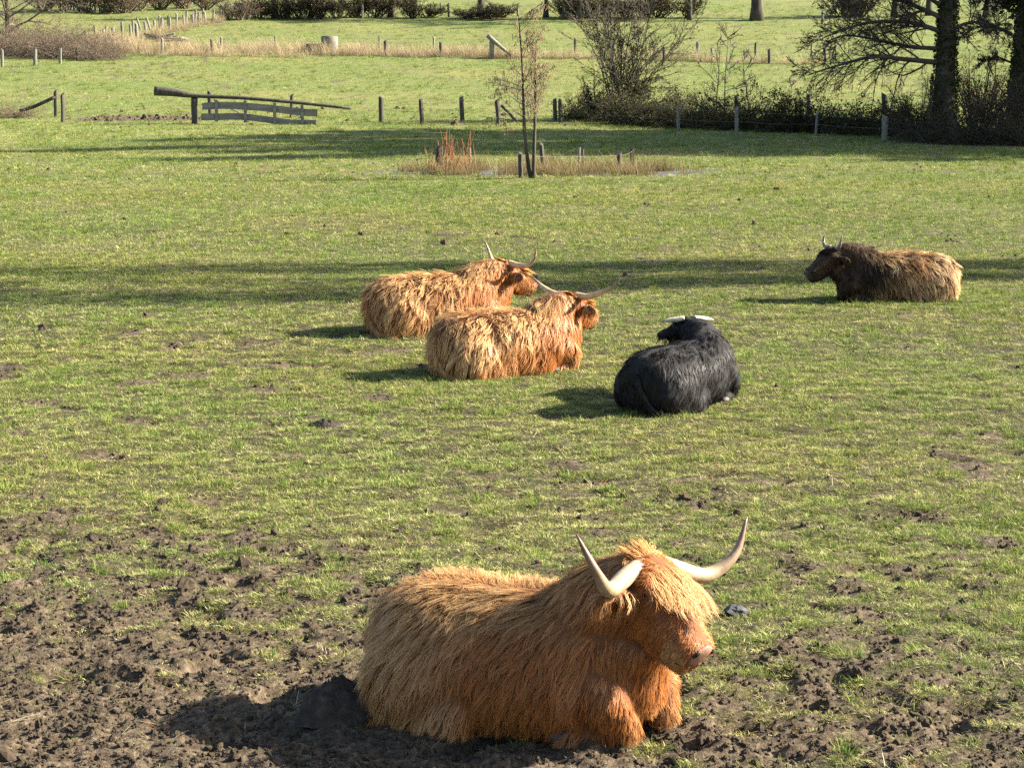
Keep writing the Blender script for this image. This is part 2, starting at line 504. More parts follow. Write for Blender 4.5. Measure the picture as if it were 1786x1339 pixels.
def sample_fan(y0, y1, dens, margin=.30):
    area = (margin * (y0 + y1) + 3.0) * (y1 - y0)
    n = int(area * dens)
    w0, w1 = 2 * (margin * y0 + 1.5), 2 * (margin * y1 + 1.5)
    s = rng.uniform(0, 1, n)
    # density uniform in area: invert the trapezoid cdf
    a = (w1 - w0) / 2; b = w0; c = -s * (w0 + w1) / 2
    t = (-b + np.sqrt(b * b - 4 * a * c)) / (2 * a)
    y = y0 + (y1 - y0) * t
    x = rng.uniform(-1, 1, n) * (margin * y + 1.5)
    return x, y

def grass():
    Ps, Ro, Sc, Va = [], [], [], []
    for y0, y1, dens, sc in ((7.4, 11.5, 1000, .86), (11.5, 16, 950, .86), (16, 24, 560, .95), (24, 36, 260, 1.15), (36, 56, 100, 1.5),
                             (56, 80, 26, 2.2), (80, 112, 13, 2.7), (112, 165, 4.5, 3.4), (165, 240, 1.8, 4.2)):
        x, y = sample_fan(y0, y1, dens)
        m = mud(x, y)
        cl = fbm(x, y, 3.3, 3, 91, .6); big = fbm(x, y, .25, 3, 95)
        keep = rng.uniform(0, 1, len(x)) > np.clip(m * 1.06 + np.clip(-cl * 1.5 - .45, 0, .75), 0, .88 + .07 * (y < 10.6))
        pr = np.sqrt(((x - POND[0]) / POND[2]) ** 2 + ((y - POND[1]) / POND[3]) ** 2)
        keep &= pr > .86 + .12 * fbm(x, y, .9, 2, 15)
        x, y, m, cl, big = x[keep], y[keep], m[keep], cl[keep], big[keep]
        z = height(x, y)
        n = len(x)
        green = cl * .45 + big * .45 + rng.normal(0, .42, n) - .28 * sstep(30, 14, y) + .2 * sstep(25, 60, y)
        v = np.where(green > .50, rng.integers(0, 4, n), np.where(green > -.35, rng.integers(4, 9, n), rng.integers(9, 12, n)))
        tall = (rng.uniform(0, 1, n) < .035 + .05 * (cl > .5)) & (m < .6)
        v = np.where(tall, rng.integers(12, 14, n), v)
        s = sc * rng.uniform(.65, 1.25, n) * (1 + .35 * np.clip(cl, -.6, .8)) * (1 - .45 * m)
        Ps.append(np.stack([x, y, z], -1)); Va.append(v)
        Ro.append(np.stack([rng.normal(0, .1, n), rng.normal(0, .1, n), rng.uniform(0, 6.283, n)], -1))
        Sc.append(np.stack([s, s, s * rng.uniform(.7, 1.15, n)], -1))
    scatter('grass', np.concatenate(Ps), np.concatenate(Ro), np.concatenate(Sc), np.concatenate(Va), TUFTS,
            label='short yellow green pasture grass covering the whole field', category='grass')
grass()

def clods():
    M['clod'] = simple('soil_clod', [(0.25, (.024, .016, .010)), (0.5, (.064, .045, .027)), (0.72, (.12, .088, .055))], 16, .95, .7, 60)
    rg = np.random.default_rng(5)
    ms = []
    for k in range(6):
        V, f = ball((0, 0, 0), (1, 1, 1), None, 8, 6)
        d = 1 + .16 * rg.normal(0, 1, len(V)) + .25 * np.sin(V @ rg.normal(0, 2, 3) + 1); V = V * np.clip(d, .5, 1.6)[:, None] * np.array([1, .8, .62])
        ms.append(make_mesh('c', V, f, None, False))
    c = source_collection('clod', ms, M['clod'])
    Ps, Sc = [], []
    for y0, y1, dens, s0 in ((7.4, 11.5, 900, .009), (11.5, 16, 600, .010), (16, 25, 150, .011), (25, 45, 22, .024), (45, 70, 3, .04), (95, 112, 7, .06)):
        x, y = sample_fan(y0, y1, dens)
        m = mud(x, y)
        k = rng.uniform(0, 1, len(x)) < m ** 1.5
        x, y = x[k], y[k]; z = height(x, y)
        s = s0 * np.exp(rng.normal(0, .5, len(x)))
        Ps.append(np.stack([x, y, z + s * .1], -1)); Sc.append(np.stack([s, s, s], -1))
    P = np.concatenate(Ps); S = np.concatenate(Sc); n = len(P)
    scatter('soil_clods', P, rng.uniform(-3, 3, (n, 3)), S, rng.integers(0, 6, n), c,
            label='crumbled brown clods of trampled soil', category='soil')
clods()

def litter():
    """dead stalks and pale straw lying about, too small to pick apart"""
    rg = np.random.default_rng(6)
    ms = []
    for k in range(4): ms.append(tuft_mesh('l', 7, .09, .06, .16, .0035, 1.45, [(.45, .36, .20), (.55, .48, .33), (.30, .19, .09), (.24, .10, .04)], rg, 4, .12))
    c = source_collection('stalk', ms, M['straw'])
    Ps = []
    for y0, y1, dens in ((7.4, 13, 22), (13, 22, 12), (22, 40, 5)):
        x, y = sample_fan(y0, y1, dens); k = fbm(x, y, .8, 2, 131) > .05
        x, y = x[k], y[k]; Ps.append(np.stack([x, y, height(x, y) + .008], -1))
    P = np.concatenate(Ps); n = len(P); s = rng.uniform(.6, 1.3, n)
    scatter('dead_stalks', P, np.stack([0 * s, 0 * s, rng.uniform(0, 6.28, n)], -1), np.stack([s, s, s], -1), rng.integers(0, 4, n), c,
            label='dry straw stalks littering the turf', category='straw')
litter()
# ------------------------------------------------------------------ cattle
def loft(sections, axes, origin, n=24, power=2.3):
    """sections: (s, side offset, up offset, half width, up, down) along the first of three axes"""
    f, l, u = [np.asarray(a, float) for a in axes]
    a = np.arange(n) * 2 * np.pi / n
    ca = np.sign(np.cos(a)) * np.abs(np.cos(a)) ** (2 / power); sa = np.sign(np.sin(a)) * np.abs(np.sin(a)) ** (2 / power)
    V = []
    for s, oy, oz, w, up, dn in sections:
        V.append(np.asarray(origin) + f * s + l * (oy + w * ca)[:, None] + u * (oz + np.where(sa > 0, up, dn) * sa)[:, None])
    k = len(V); V = np.concatenate(V)
    idx = np.arange(k * n).reshape(k, n)
    q = np.stack([idx[:-1], np.roll(idx, -1, 1)[:-1], np.roll(idx, -1, 1)[1:], idx[1:]], -1).reshape(-1, 4)
    return V, [q, idx[0][::-1][None], idx[-1][None]]

def spline(pts, n):
    pts = np.asarray(pts, float); k = len(pts)
    p = np.vstack([2 * pts[0] - pts[1], pts, 2 * pts[-1] - pts[-2]])
    out = []
    for t in np.linspace(0, k - 1 - 1e-9, n):
        i = int(t); f = t - i
        p0, p1, p2, p3 = p[i], p[i + 1], p[i + 2], p[i + 3]
        out.append(.5 * (2 * p1 + (p2 - p0) * f + (2 * p0 - 5 * p1 + 4 * p2 - p3) * f * f + (3 * p1 - p0 - 3 * p2 + p3) * f ** 3))
    return np.array(out)

def skin_material(name, a, b):
    return simple(name, [(0.3, a), (0.7, b)], 7, .9, .3, 40)

def fur_material(name, gloss, grough):
    return leafy(name, .18, gloss=gloss, vary=0, grough=grough)

def cow(loc, heading, label, head, pal, nhair, width, horn, rg, scale=1.0, voxel=.02, hairlen=1.0, K=6, gloss=.04, horn_mats=None,
        nose_col=(.32, .18, .125), seed=1, tail=True, lift=.30):
    """a highland cow lying on its chest; local x forward, y left, z up"""
    LX = pal.get('len', 1.0)
    root = thing('highland_cow', loc, label, 'cow', 'highland cattle resting on the pasture', R(heading), scale)
    hx, hy, hz, yaw, pit, roll = head
    yaw, pit, roll = R(yaw), R(pit), R(roll)
    f = np.array([math.cos(yaw) * math.cos(pit), math.sin(yaw) * math.cos(pit), -math.sin(pit)])
    l = np.array([-math.sin(yaw), math.cos(yaw), 0]); u = np.cross(f, l)
    l, u = l * math.cos(roll) + u * math.sin(roll), u * math.cos(roll) - l * math.sin(roll)
    O = np.array([hx, hy, hz])
    HS = pal.get('head', 1.12)
    HSV = np.array([pal.get('headlen', 1.0), HS, HS])
    HM = np.stack([f, l, u], 1) * HSV                 # head frame -> cow frame
    acc = Acc()
    X = (np.array([1, 0, 0]), np.array([0, 1, 0]), np.array([0, 0, 1]))
    acc.add(*loft([(-.93, 0, .40, .10, .10, .12), (-.89, 0, .36, .21, .23, .24), (-.80, 0, .33, .31, .33, .33), (-.60, 0, .32, .385, .385, .34),
                   (-.30, 0, .32, .42, .395, .34), (0, 0, .32, .43, .39, .34), (.25, 0, .33, .40, .40, .35), (.45, 0, .34, .36, .43, .34),
                   (.60, 0, .36, .31, .43, .32), (.75, 0, .38, .235, .33, .28), (.86, 0, .36, .16, .22, .2), (.90, 0, .34, .08, .1, .1)], X, (0, 0, 0)))
    # neck: from the withers and brisket to the back of the skull and the throat
    back = O - f * .03 - u * .03
    thr = O + f * .11 - u * .13
    def cone(pts, rads, n=14):
        P = spline(pts, 10); r = np.interp(np.linspace(0, 1, 10), np.linspace(0, 1, len(rads)), rads)
        v, fs = tubes(P, r, n, True); acc.add(v, fs)
        acc.add(*ball(P[0], (r[0],) * 3)); acc.add(*ball(P[-1], (r[-1],) * 3))
    mid = (np.array([.52, 0, .60]) + back) / 2 + np.array([.02, 0, .03])
    cone([(.45, 0, .55), mid, back], [.27, .205, .125])
    mid2 = (np.array([.68, 0, .36]) + thr) / 2 + np.array([.02, 0, -.02])
    cone([(.62, 0, .36), mid2, thr], [.23, .165, .095])
    # skull
    acc.add(*loft([(-.11, 0, -.02, .06, .05, .04), (-.06, 0, 0, .115, .08, .10), (.03, 0, 0, .14, .095, .16), (.12, 0, -.005, .14, .09, .20),
                   (.22, 0, -.01, .122, .075, .20), (.32, 0, -.02, .110, .066, .185), (.41, 0, -.03, .104, .064, .168), (.48, 0, -.035, .106, .064, .155),
                   (.53, 0, -.04, .098, .060, .135), (.56, 0, -.05, .078, .05, .10)], (f * HSV[0], l * HS, u * HS), O))
    ears = []
    for s in (-1, 1):
        # ears: flat leaves set below the horns, tipped outward and a little down
        ec = O + f * .0 + l * s * .25 * HS + np.array([0, 0, -.085])
        ears.append(ec)
        ex = norm(l * s + f * -.25 + np.array([0, 0, -.22])); ez = norm(np.cross(ex, f)); ey = np.cross(ez, ex)
        acc.add(*ball(ec, (.135, .030, .066), np.stack([ex, ey, ez], 1)))
        # brow
        acc.add(*ball(O + HM @ np.array([.10, .10 * s, .05]), (.05, .035, .035), HM))
        # folded forelegs
        kx = .75 if s < 0 else .83
        cone([(.46, .20 * s, .38), (kx - .09, .21 * s, .25), (kx, .17 * s, .105)], [.17, .14, .092], 12)
        cone([(kx, .17 * s, .085), (kx - .13, .22 * s, .06), (.50, .26 * s, .055)], [.08, .06, .055], 12)
        # thigh, shank and hind hoof
        acc.add(*ball((-.50, .28 * s, .26), (.37, .19, .29)))
        cone([(-.16, .33 * s, .16), (-.40, .35 * s, .11), (-.62, .33 * s, .09)], [.13, .11, .09], 12)
        cone([(-.60, .35 * s, .07), (-.38, .39 * s, .06), (-.20, .40 * s, .055)], [.07, .055, .055], 12)
    for vv in acc.V:
        vv[:, 0] = np.where(vv[:, 0] < .45, .45 - (.45 - vv[:, 0]) * LX, vv[:, 0])
    raw = obj('raw', acc.mesh('raw'))
    md = raw.modifiers.new('r', 'REMESH'); md.mode = 'VOXEL'; md.voxel_size = voxel
    sm = raw.modifiers.new('s', 'SMOOTH'); sm.factor = .5; sm.iterations = 6 if voxel < .022 else 4
    dg = bpy.context.evaluated_depsgraph_get()
    me = bpy.data.meshes.new_from_object(raw.evaluated_get(dg))
    bpy.data.objects.remove(raw)
    nv = len(me.vertices); V = np.zeros(nv * 3, np.float32); me.vertices.foreach_get('co', V); V = V.reshape(-1, 3).astype(float)
    V[:, 2] = np.maximum(V[:, 2], -.02); me.vertices.foreach_set('co', V.astype(np.float32).ravel())
    me.polygons.foreach_set('use_smooth', np.ones(len(me.polygons), bool)); me.update()
    me.name = 'body'; me.materials.clear()
    obj('body', me, pal['skin'], root)
    me.calc_loop_triangles()
    T = np.zeros(len(me.loop_triangles) * 3, np.int32); me.loop_triangles.foreach_get('vertices', T); T = T.reshape(-1, 3)
    VN = np.zeros(nv * 3, np.float32); me.vertices.foreach_get('normal', VN); VN = VN.reshape(-1, 3).astype(float)
    A, B, C_ = V[T[:, 0]], V[T[:, 1]], V[T[:, 2]]
    area = np.linalg.norm(np.cross(B - A, C_ - A), axis=1) / 2

    def head_coords(p): return (p - O) @ HM / HSV ** 2
    def roots(n, wfun=None):
        c = (A + B + C_) / 3
        w = area * (wfun(c) if wfun else 1)
        t = rg.choice(len(T), n, p=w / w.sum())
        r1 = np.sqrt(rg.uniform(0, 1, n)); r2 = rg.uniform(0, 1, n)
        b = np.stack([1 - r1, r1 * (1 - r2), r1 * r2], 1)[..., None]
        P = (V[T[t]] * b).sum(1); Nn = norm((VN[T[t]] * b).sum(1))
        return P, Nn

    def strands(name, P, Nn, D, L, wid, colr, colt, grav, minl, clump, ncl, wave, mat, parent=root, frizz=.10, k=K, floor=True):
        n = len(P)
        L = L * rg.uniform(.6, 1.15, n)
        Q = np.zeros((n, k, 3)); Q[:, 0] = P - Nn * .006
        d = norm(D + rg.normal(0, frizz, (n, 3)))
        g = np.array([0, 0, -1.0])
        for j in range(1, k):
            t = j / (k - 1)
            d = norm(d + g * (grav * t)[:, None] if np.ndim(grav) else d + g * grav * t)
            lo = minl * (1 - .75 * t)
            dn = (d * Nn).sum(1)
            d = norm(d + Nn * np.maximum(lo - dn, 0)[:, None])
            Q[:, j] = Q[:, j - 1] + d * (L / (k - 1))[:, None]
        # clumping into locks, fine ones gathered into broad ones
        tt = np.linspace(0, 1, k)[None, :, None]
        stray = rg.uniform(.25, 1.0, n) ** .6
        for nc_, am_ in ((ncl, .85), (max(12, ncl // 7), .45)):
            ci = rg.choice(n, min(nc_, n), replace=False)
            kd = kdtree.KDTree(len(ci))
            for a, i in enumerate(ci): kd.insert(P[i], a)
            kd.balance()
            own_ = np.array([kd.find(p)[1] for p in P])
            if nc_ == ncl: own, cix = own_, ci
            cen = ci[own_]
            near = np.linalg.norm(P - P[cen], axis=1) < .14
            cl = (clump * near * stray * am_)[:, None, None] * tt ** 1.1
            Q = Q * (1 - cl) + (Q[cen] + (P - P[cen])[:, None, :] * .25) * cl
        ci = cix
        side = norm(np.cross(d, Nn))
        ph = rg.uniform(0, 6.28, len(ci))[own] + rg.normal(0, .35, n); fq = rg.uniform(.6, 1.5, len(ci))[own]
        am = wave * L * (.4 + rg.uniform(0, 1, len(ci))[own])
        Q = Q + side[:, None, :] * (am[:, None] * np.sin(ph[:, None] + 6.28 * fq[:, None] * tt[..., 0]) * tt[..., 0])[..., None]
        up = .5 * am[:, None] * np.cos(ph[:, None] * 1.7 + 5 * fq[:, None] * tt[..., 0]) * tt[..., 0]
        Q = Q + Nn[:, None, :] * np.maximum(up, -.005)[..., None]
        if floor: Q[:, :, 2] = np.maximum(Q[:, :, 2], .006 + .012 * rg.uniform(0, 1, (n, 1)))
        tan = norm(np.gradient(Q, axis=1))
        Wd = norm(np.cross(tan, (Nn + rg.normal(0, .38, (n, 3)))[:, None, :]))
        t1 = np.linspace(0, 1, k)
        W = wid * rg.uniform(.55, 1.2, n)[:, None] * np.interp(t1, [0, .25, .7, 1], [.8, 1, .75, .12])[None] / 2
        Vv, q = ribbons(Q, Wd, W)
        clr = np.exp(rg.normal(0, .28, len(ci)))[own]; one = np.exp(rg.normal(0, .12, n)); clr = 1 + (clr - 1) * (.6 if pal.get('soft') else 1)
        a = (clr * one)[:, None, None]
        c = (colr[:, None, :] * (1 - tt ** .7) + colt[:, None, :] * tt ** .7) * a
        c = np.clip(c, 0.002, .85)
        c = np.repeat(c[:, :, None, :], 2, 2).reshape(-1, 3)
        mesh = make_mesh(name, Vv, [q], c, True)
        rn = np.cross(Wd, tan)
        nn = norm(.62 * Nn[:, None, :] + .38 * rn + .10 * tan)
        mesh.normals_split_custom_set_from_vertices(np.repeat(nn[:, :, None, :], 2, 2).reshape(-1, 3).tolist())
        return obj(name, mesh, mat, parent, kind='stuff')

    # ---- coat over trunk, neck, legs and face
    P, Nn = roots(int(nhair * 1.3), lambda c: 1 + 5.0 * (np.abs(head_coords(c)[:, 0] - .3) < .35) * (np.abs(head_coords(c)[:, 1]) < .2) * (np.abs(head_coords(c)[:, 2]) < .22))
    h = head_coords(P)
    keep = ~((P[:, 2] < .035) & (Nn[:, 2] < -.2))
    keep &= ~((h[:, 0] > .53) & (np.abs(h[:, 1]) < .07) & (h[:, 2] > -.08) & (h[:, 2] < .03))       # bare nose
    keep &= ~((np.abs(h[:, 0] - .125) < .03) & (np.abs(h[:, 2] - .02) < .018) & (np.abs(h[:, 1]) > .1))
    P, Nn, h = P[keep], Nn[keep], h[keep]
    n = len(P)
    ish = (h[:, 0] > -.10) & (h[:, 0] < .62) & (np.abs(h[:, 1]) < .165) & (h[:, 2] > -.225) & (h[:, 2] < .14)
    isear = (np.linalg.norm((P[:, None, :] - np.array(ears)[None]) / .17, axis=2).min(1) < 1) & (np.abs(h[:, 1]) > .14)
    isneck = (~ish) & (~isear) & (P[:, 0] > .62) & (P[:, 2] > .22)
    isleg = (P[:, 2] < .23) & (P[:, 0] > .62)
    sy = np.sign(P[:, 1]); top = np.clip(Nn[:, 2], 0, 1)
    flow = np.stack([-.45 - .25 * top, sy * (.25 + .75 * top), -.9 + .5 * top], 1)
    flow = flow + .35 * np.stack([fbm(P[:, 0], P[:, 2] + P[:, 1], 2.6, 2, seed), fbm(P[:, 0] + 9, P[:, 2] - P[:, 1], 2.6, 2, seed + 3), 0 * P[:, 0]], 1)
    hf = -f * .3 + np.array([0, 0, -.6]) - u * .15
    flow[ish] = hf + np.sign(h[ish, 1])[:, None] * l * .15
    flow[isear] = np.sign(h[isear, 1])[:, None] * l * .5 + np.array([0, 0, -1.0])
    flow[isneck] = flow[isneck] * np.array([.5, .6, 1.0])
    flow[isleg] = np.array([.1, 0, -1.0])
    tang = norm(flow - Nn * (flow * Nn).sum(1, keepdims=True))
    ml = np.full(n, lift)
    ml = np.where(ish, .16, ml); ml = np.where(isleg, .35, ml)
    ml = ml + .35 * np.exp(-((P[:, 0] + .15) / .45) ** 2) * (top > .5) * rg.uniform(0, 1.6, n)        # ruffled along the loin
    D = norm(tang + Nn * ml[:, None])
    L = .22 * hairlen * (1 + .25 * fbm(P[:, 0], P[:, 2] * 1.3, 3, 2, seed + 7))
    L = np.where(P[:, 2] < .15, L * .8, L)
    L = np.where(isneck, .115 * hairlen, L); L = np.where(ish, .05 + .03 * (h[:, 0] < .12) + .04 * (h[:, 2] < -.12) * (h[:, 0] < .42), L)
    L = np.where(isear, .12, L); L = np.where(isleg, .095, L)
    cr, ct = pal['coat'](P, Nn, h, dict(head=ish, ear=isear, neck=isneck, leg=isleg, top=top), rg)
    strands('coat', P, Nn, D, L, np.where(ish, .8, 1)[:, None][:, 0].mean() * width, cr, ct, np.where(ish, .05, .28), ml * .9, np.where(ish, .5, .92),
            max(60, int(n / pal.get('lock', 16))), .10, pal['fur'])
    # ---- forelock falling from the poll over the face
    nf = int(nhair * pal.get('fore_n', .13))
    P, Nn = roots(nf, lambda c: ((head_coords(c)[:, 0] < .17 - .9 * np.abs(head_coords(c)[:, 1])) & (head_coords(c)[:, 0] > -.10) & (head_coords(c)[:, 2] > .02) & (np.abs(head_coords(c)[:, 1]) < .105)) + 1e-9)
    h = head_coords(P)
    D = norm(f[None] * (.8 + .2 * rg.uniform(-1, 1, (nf, 1))) + l[None] * (h[:, 1:2] / .105 * .17) + u[None] * .12)
    back_ = h[:, 0] < -.06
    D[back_] = norm(-f * .9 + l[None] * (h[back_, 1:2] * 4) + u * .05)
    Lf = pal.get('fore_len', .36) * rg.uniform(.4, 1.1, nf) * np.where(back_, .4, 1)
    cr, ct = pal['fore'](P, rg)
    Nn = norm(u[None] + .25 * Nn)
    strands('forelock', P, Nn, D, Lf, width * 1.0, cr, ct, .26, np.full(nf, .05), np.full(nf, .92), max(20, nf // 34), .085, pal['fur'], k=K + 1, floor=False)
    # ---- tail lying against the rump
    if tail:
        s = pal.get('tail_side', -1)
        tp = spline([(-.82, 0, .56), (-.945, .03 * s, .47), (-.96, .10 * s, .28), (-.90, .22 * s, .10), (-.80, .36 * s, .04)], 14)
        tp[:, 0] = .45 - (.45 - tp[:, 0]) * LX
        tl = obj('tail', None, None, root) if False else None
        v, fs = tubes(tp, np.linspace(.032, .014, 14), 10, True)
        tl = obj('tail', Acc().add(v, fs).mesh('tail'), pal['skin'], root)
        nt_ = int(nhair * .06)
        ti = rg.uniform(2, 12.9, nt_); i0 = ti.astype(int); fr = (ti - i0)[:, None]
        pp = tp[i0] * (1 - fr) + tp[i0 + 1] * fr
        tn = norm(tp[np.minimum(i0 + 1, 13)] - tp[i0])
        rd = norm(np.cross(tn, rg.normal(0, 1, (nt_, 3))))
        cr, ct = pal['coat'](pp, rd, head_coords(pp), dict(head=np.zeros(nt_, bool), ear=np.zeros(nt_, bool), neck=np.zeros(nt_, bool), leg=np.zeros(nt_, bool), top=np.zeros(nt_)), rg)
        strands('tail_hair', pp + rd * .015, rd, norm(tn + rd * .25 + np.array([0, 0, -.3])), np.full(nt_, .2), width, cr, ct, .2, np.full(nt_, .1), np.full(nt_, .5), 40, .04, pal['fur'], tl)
    # ---- horns
    hyaw = np.stack([np.array([math.cos(yaw), math.sin(yaw), 0]), np.array([-math.sin(yaw), math.cos(yaw), 0]) * math.cos(roll) + np.array([0, 0, 1]) * math.sin(roll),
                     np.array([0, 0, 1]) * math.cos(roll) - np.array([-math.sin(yaw), math.cos(yaw), 0]) * math.sin(roll)], 1)
    for s in (1, -1):
        pts = np.array(horn[0 if s == 1 else 1], float); pts[:, 1] *= s
        P = spline(pts, 22) @ hyaw.T + O + u * .03
        t = np.linspace(0, 1, 22)
        rr = horn[2] * np.interp(t, [0, .15, .5, .85, 1], [1, .98, .78, .36, .08])
        rr = rr * (1 + .03 * np.sin(t * 75) * (t < .4))
        v, fs = tubes(P, rr, 16, True)
        tip = np.repeat(t, 16)[:, None]
        hb, ht, k0 = horn[3]
        c = np.array(hb) * (1 - sstep(k0, .98, tip)) + np.array(ht) * sstep(k0, .98, tip)
        a = Acc(); a.add(v, fs, c)
        obj('horn', a.mesh('horn', True, True), M['horn'], root)
    # ---- nose, nostrils, eyes, mouth
    nz = Acc(); V2, f2 = ball((0, 0, 0), (.020, .072, .046), None, 18, 12)
    V2[:, 2] += .012 * np.exp(-(V2[:, 1] / .03) ** 2) * (V2[:, 2] > 0) - .03 * (V2[:, 2] < -.01) * np.abs(V2[:, 2] / .05)
    V2 = V2 @ HM.T + O + HM @ np.array([.552, 0, -.028])
    nz.add(V2, f2)
    nose = obj('nose', nz.mesh('nose'), simple('nose_skin_%d' % seed, [(.3, tuple(np.array(nose_col) * .75)), (.7, nose_col)], 30, .42, .4, 90, bdist=.004), root)
    for s in (-1, 1):
        q = Acc(); V2, f2 = ball((0, 0, 0), (.017, .015, .024), None, 12, 8)
        tilt = Matrix.Rotation(R(28 * s), 3, 'X')
        V2 = V2 @ np.array(tilt).T @ HM.T + O + HM @ np.array([.556, .054 * s, -.014])
        q.add(V2, f2); obj('nostril', q.mesh('nostril'), M['dark'], nose)
        q = Acc(); V2, f2 = ball((0, 0, 0), (.027, .017, .022), None, 14, 10)
        V2 = V2 @ HM.T + O + HM @ np.array([.125, .128 * s, .02])
        q.add(V2, f2); obj('eye', q.mesh('eye'), M['eye'], root)
        # hoof of the folded foreleg
        q = Acc(); V2, f2 = ball((0, 0, 0), (.075, .05, .045), None, 12, 8)
        q.add(V2 + np.array([.45, .28 * s, .04]), f2); obj('hoof', q.mesh('hoof'), M['hoof'], root)
    mp = np.array([(.565, -.03, -.10), (.555, -.06, -.10), (.54, -.085, -.10), (.515, -.10, -.098)])
    for s in (-1, 1):
        P = spline(mp * np.array([1, s, 1]), 10) @ HM.T + O
        v, fs = tubes(P, np.array([.0035] * 9 + [.001]), 6, True)
        obj('mouth_line', Acc().add(v, fs).mesh('mouth_line'), M['dark'], root)
    return root

def horn_material():
    m, nt, out = new_mat('horn')
    c = N(nt, 'ShaderNodeAttribute', attribute_name='Col').outputs[0]
    tc = N(nt, 'ShaderNodeTexCoord')
    n1 = noise(nt, 14, 5, tc.outputs['Object'])
    c = mixrgb(nt, .8, c, ramp(nt, n1.outputs[0], [(.3, (.50, .44, .38)), (.48, (.85, .80, .75)), (.65, (1.1, 1.08, 1.05))]).outputs[0], 'MULTIPLY')
    b = N(nt, 'ShaderNodeBsdfPrincipled'); b.inputs['Roughness'].default_value = .42
    nt.links.new(c, b.inputs['Base Color'])
    n2 = noise(nt, 70, 5, tc.outputs['Object'], .7)
    bp = N(nt, 'ShaderNodeBump'); bp.inputs['Strength'].default_value = .25; bp.inputs['Distance'].default_value = .004
    nt.links.new(n2.outputs[0], bp.inputs['Height']); nt.links.new(bp.outputs[0], b.inputs['Normal'])
    nt.links.new(b.outputs[0], out.inputs[0])
    return m
M['horn'] = horn_material()
M['dark'] = simple('dark_skin', [(.3, (.012, .009, .008)), (.7, (.03, .02, .017))], 20, .5, 0)
M['eye'] = simple('dark_eye', [(.3, (.006, .005, .004)), (.7, (.015, .011, .009))], 10, .12, 0, spec=.6)
M['hoof'] = simple('hoof_horn', [(.3, (.03, .027, .024)), (.7, (.08, .07, .06))], 14, .6, .2)

def arr(c, n): return np.repeat(np.array([c], float), n, 0)
def mixc(a, b, t): return a * (1 - t[:, None]) + b * t[:, None]

def ginger(seed, blond=.5, red=(.24, .070, .016), mid=(.42, .155, .040), pale=(.62, .41, .19)):
    def coat(P, Nn, h, reg, rg):
        n = len(P)
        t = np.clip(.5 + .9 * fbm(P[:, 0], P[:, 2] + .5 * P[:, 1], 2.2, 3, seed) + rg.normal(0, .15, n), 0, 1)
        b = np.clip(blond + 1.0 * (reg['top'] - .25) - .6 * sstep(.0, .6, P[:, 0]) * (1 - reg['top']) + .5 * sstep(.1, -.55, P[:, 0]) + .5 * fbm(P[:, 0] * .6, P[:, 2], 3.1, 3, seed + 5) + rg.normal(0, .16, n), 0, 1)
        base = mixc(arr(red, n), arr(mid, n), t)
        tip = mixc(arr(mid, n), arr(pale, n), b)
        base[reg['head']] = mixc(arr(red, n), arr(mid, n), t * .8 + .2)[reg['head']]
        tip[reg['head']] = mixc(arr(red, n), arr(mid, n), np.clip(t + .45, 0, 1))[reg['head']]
        chin = reg['head'] & (h[:, 0] > .40) & (h[:, 2] < -.02)
        tip[chin] = np.array(pale) * .45 + np.array(mid) * .5; base[chin] = np.array(mid)
        tip[reg['ear']] = mixc(arr(mid, n), arr(pale, n), np.clip(b + .35, 0, 1))[reg['ear']]
        tip[reg['leg']] = mixc(arr(mid, n), arr(pale, n), np.clip(t * .9, 0, 1))[reg['leg']]
        return base, tip
    def fore(P, rg):
        n = len(P); t = np.clip(rg.normal(.45, .3, n), 0, 1)
        return arr((.32, .115, .030), n), mixc(arr((.43, .18, .050), n), arr((.60, .37, .15), n), t)
    return dict(coat=coat, fore=fore, skin=skin_material('ginger_skin_%d' % seed, (.10, .036, .013), (.17, .066, .024)), fur=fur_material('ginger_fur_%d' % seed, .02, .5))

def black_coat(seed):
    def coat(P, Nn, h, reg, rg):
        n = len(P); t = np.clip(rg.normal(.4, .3, n), 0, 1)
        return arr((.007, .007, .008), n), mixc(arr((.008, .008, .009), n), arr((.030, .023, .018), n), t)
    def fore(P, rg):
        n = len(P); return arr((.008, .008, .008), n), arr((.022, .020, .019), n)
    return dict(coat=coat, fore=fore, skin=skin_material('black_skin', (.006, .006, .007), (.013, .012, .012)), fur=fur_material('black_fur', .012, .42), fore_len=.16, fore_n=.07)

def brown_coat(seed):
    def coat(P, Nn, h, reg, rg):
        n = len(P)
        t = np.clip((.50 - P[:, 0]) * 1.9 + .8 * fbm(P[:, 0], P[:, 2], 3, 3, seed) + rg.normal(0, .22, n), 0, 1)
        t = np.where(reg['head'] | reg['neck'] | reg['ear'], np.clip(rg.normal(.05, .06, n), 0, 1), t)
        b = np.clip(.45 + .8 * fbm(P[:, 0] + 4, P[:, 2], 2.6, 3, seed + 2) + .5 * (P[:, 0] < -.4) + rg.normal(0, .2, n), 0, 1)
        base = mixc(arr((.010, .006, .004), n), arr((.20, .095, .034), n), t)
        tip = mixc(arr((.018, .011, .007), n), mixc(arr((.33, .185, .085), n), arr((.56, .40, .22), n), b), t)
        return base, tip
    def fore(P, rg):
        n = len(P); return arr((.010, .006, .004), n), arr((.03, .017, .010), n)
    return dict(coat=coat, fore=fore, skin=skin_material('brown_skin', (.02, .013, .008), (.06, .032, .016)), fur=fur_material('brown_fur', .008, .5), fore_len=.14, fore_n=.06)

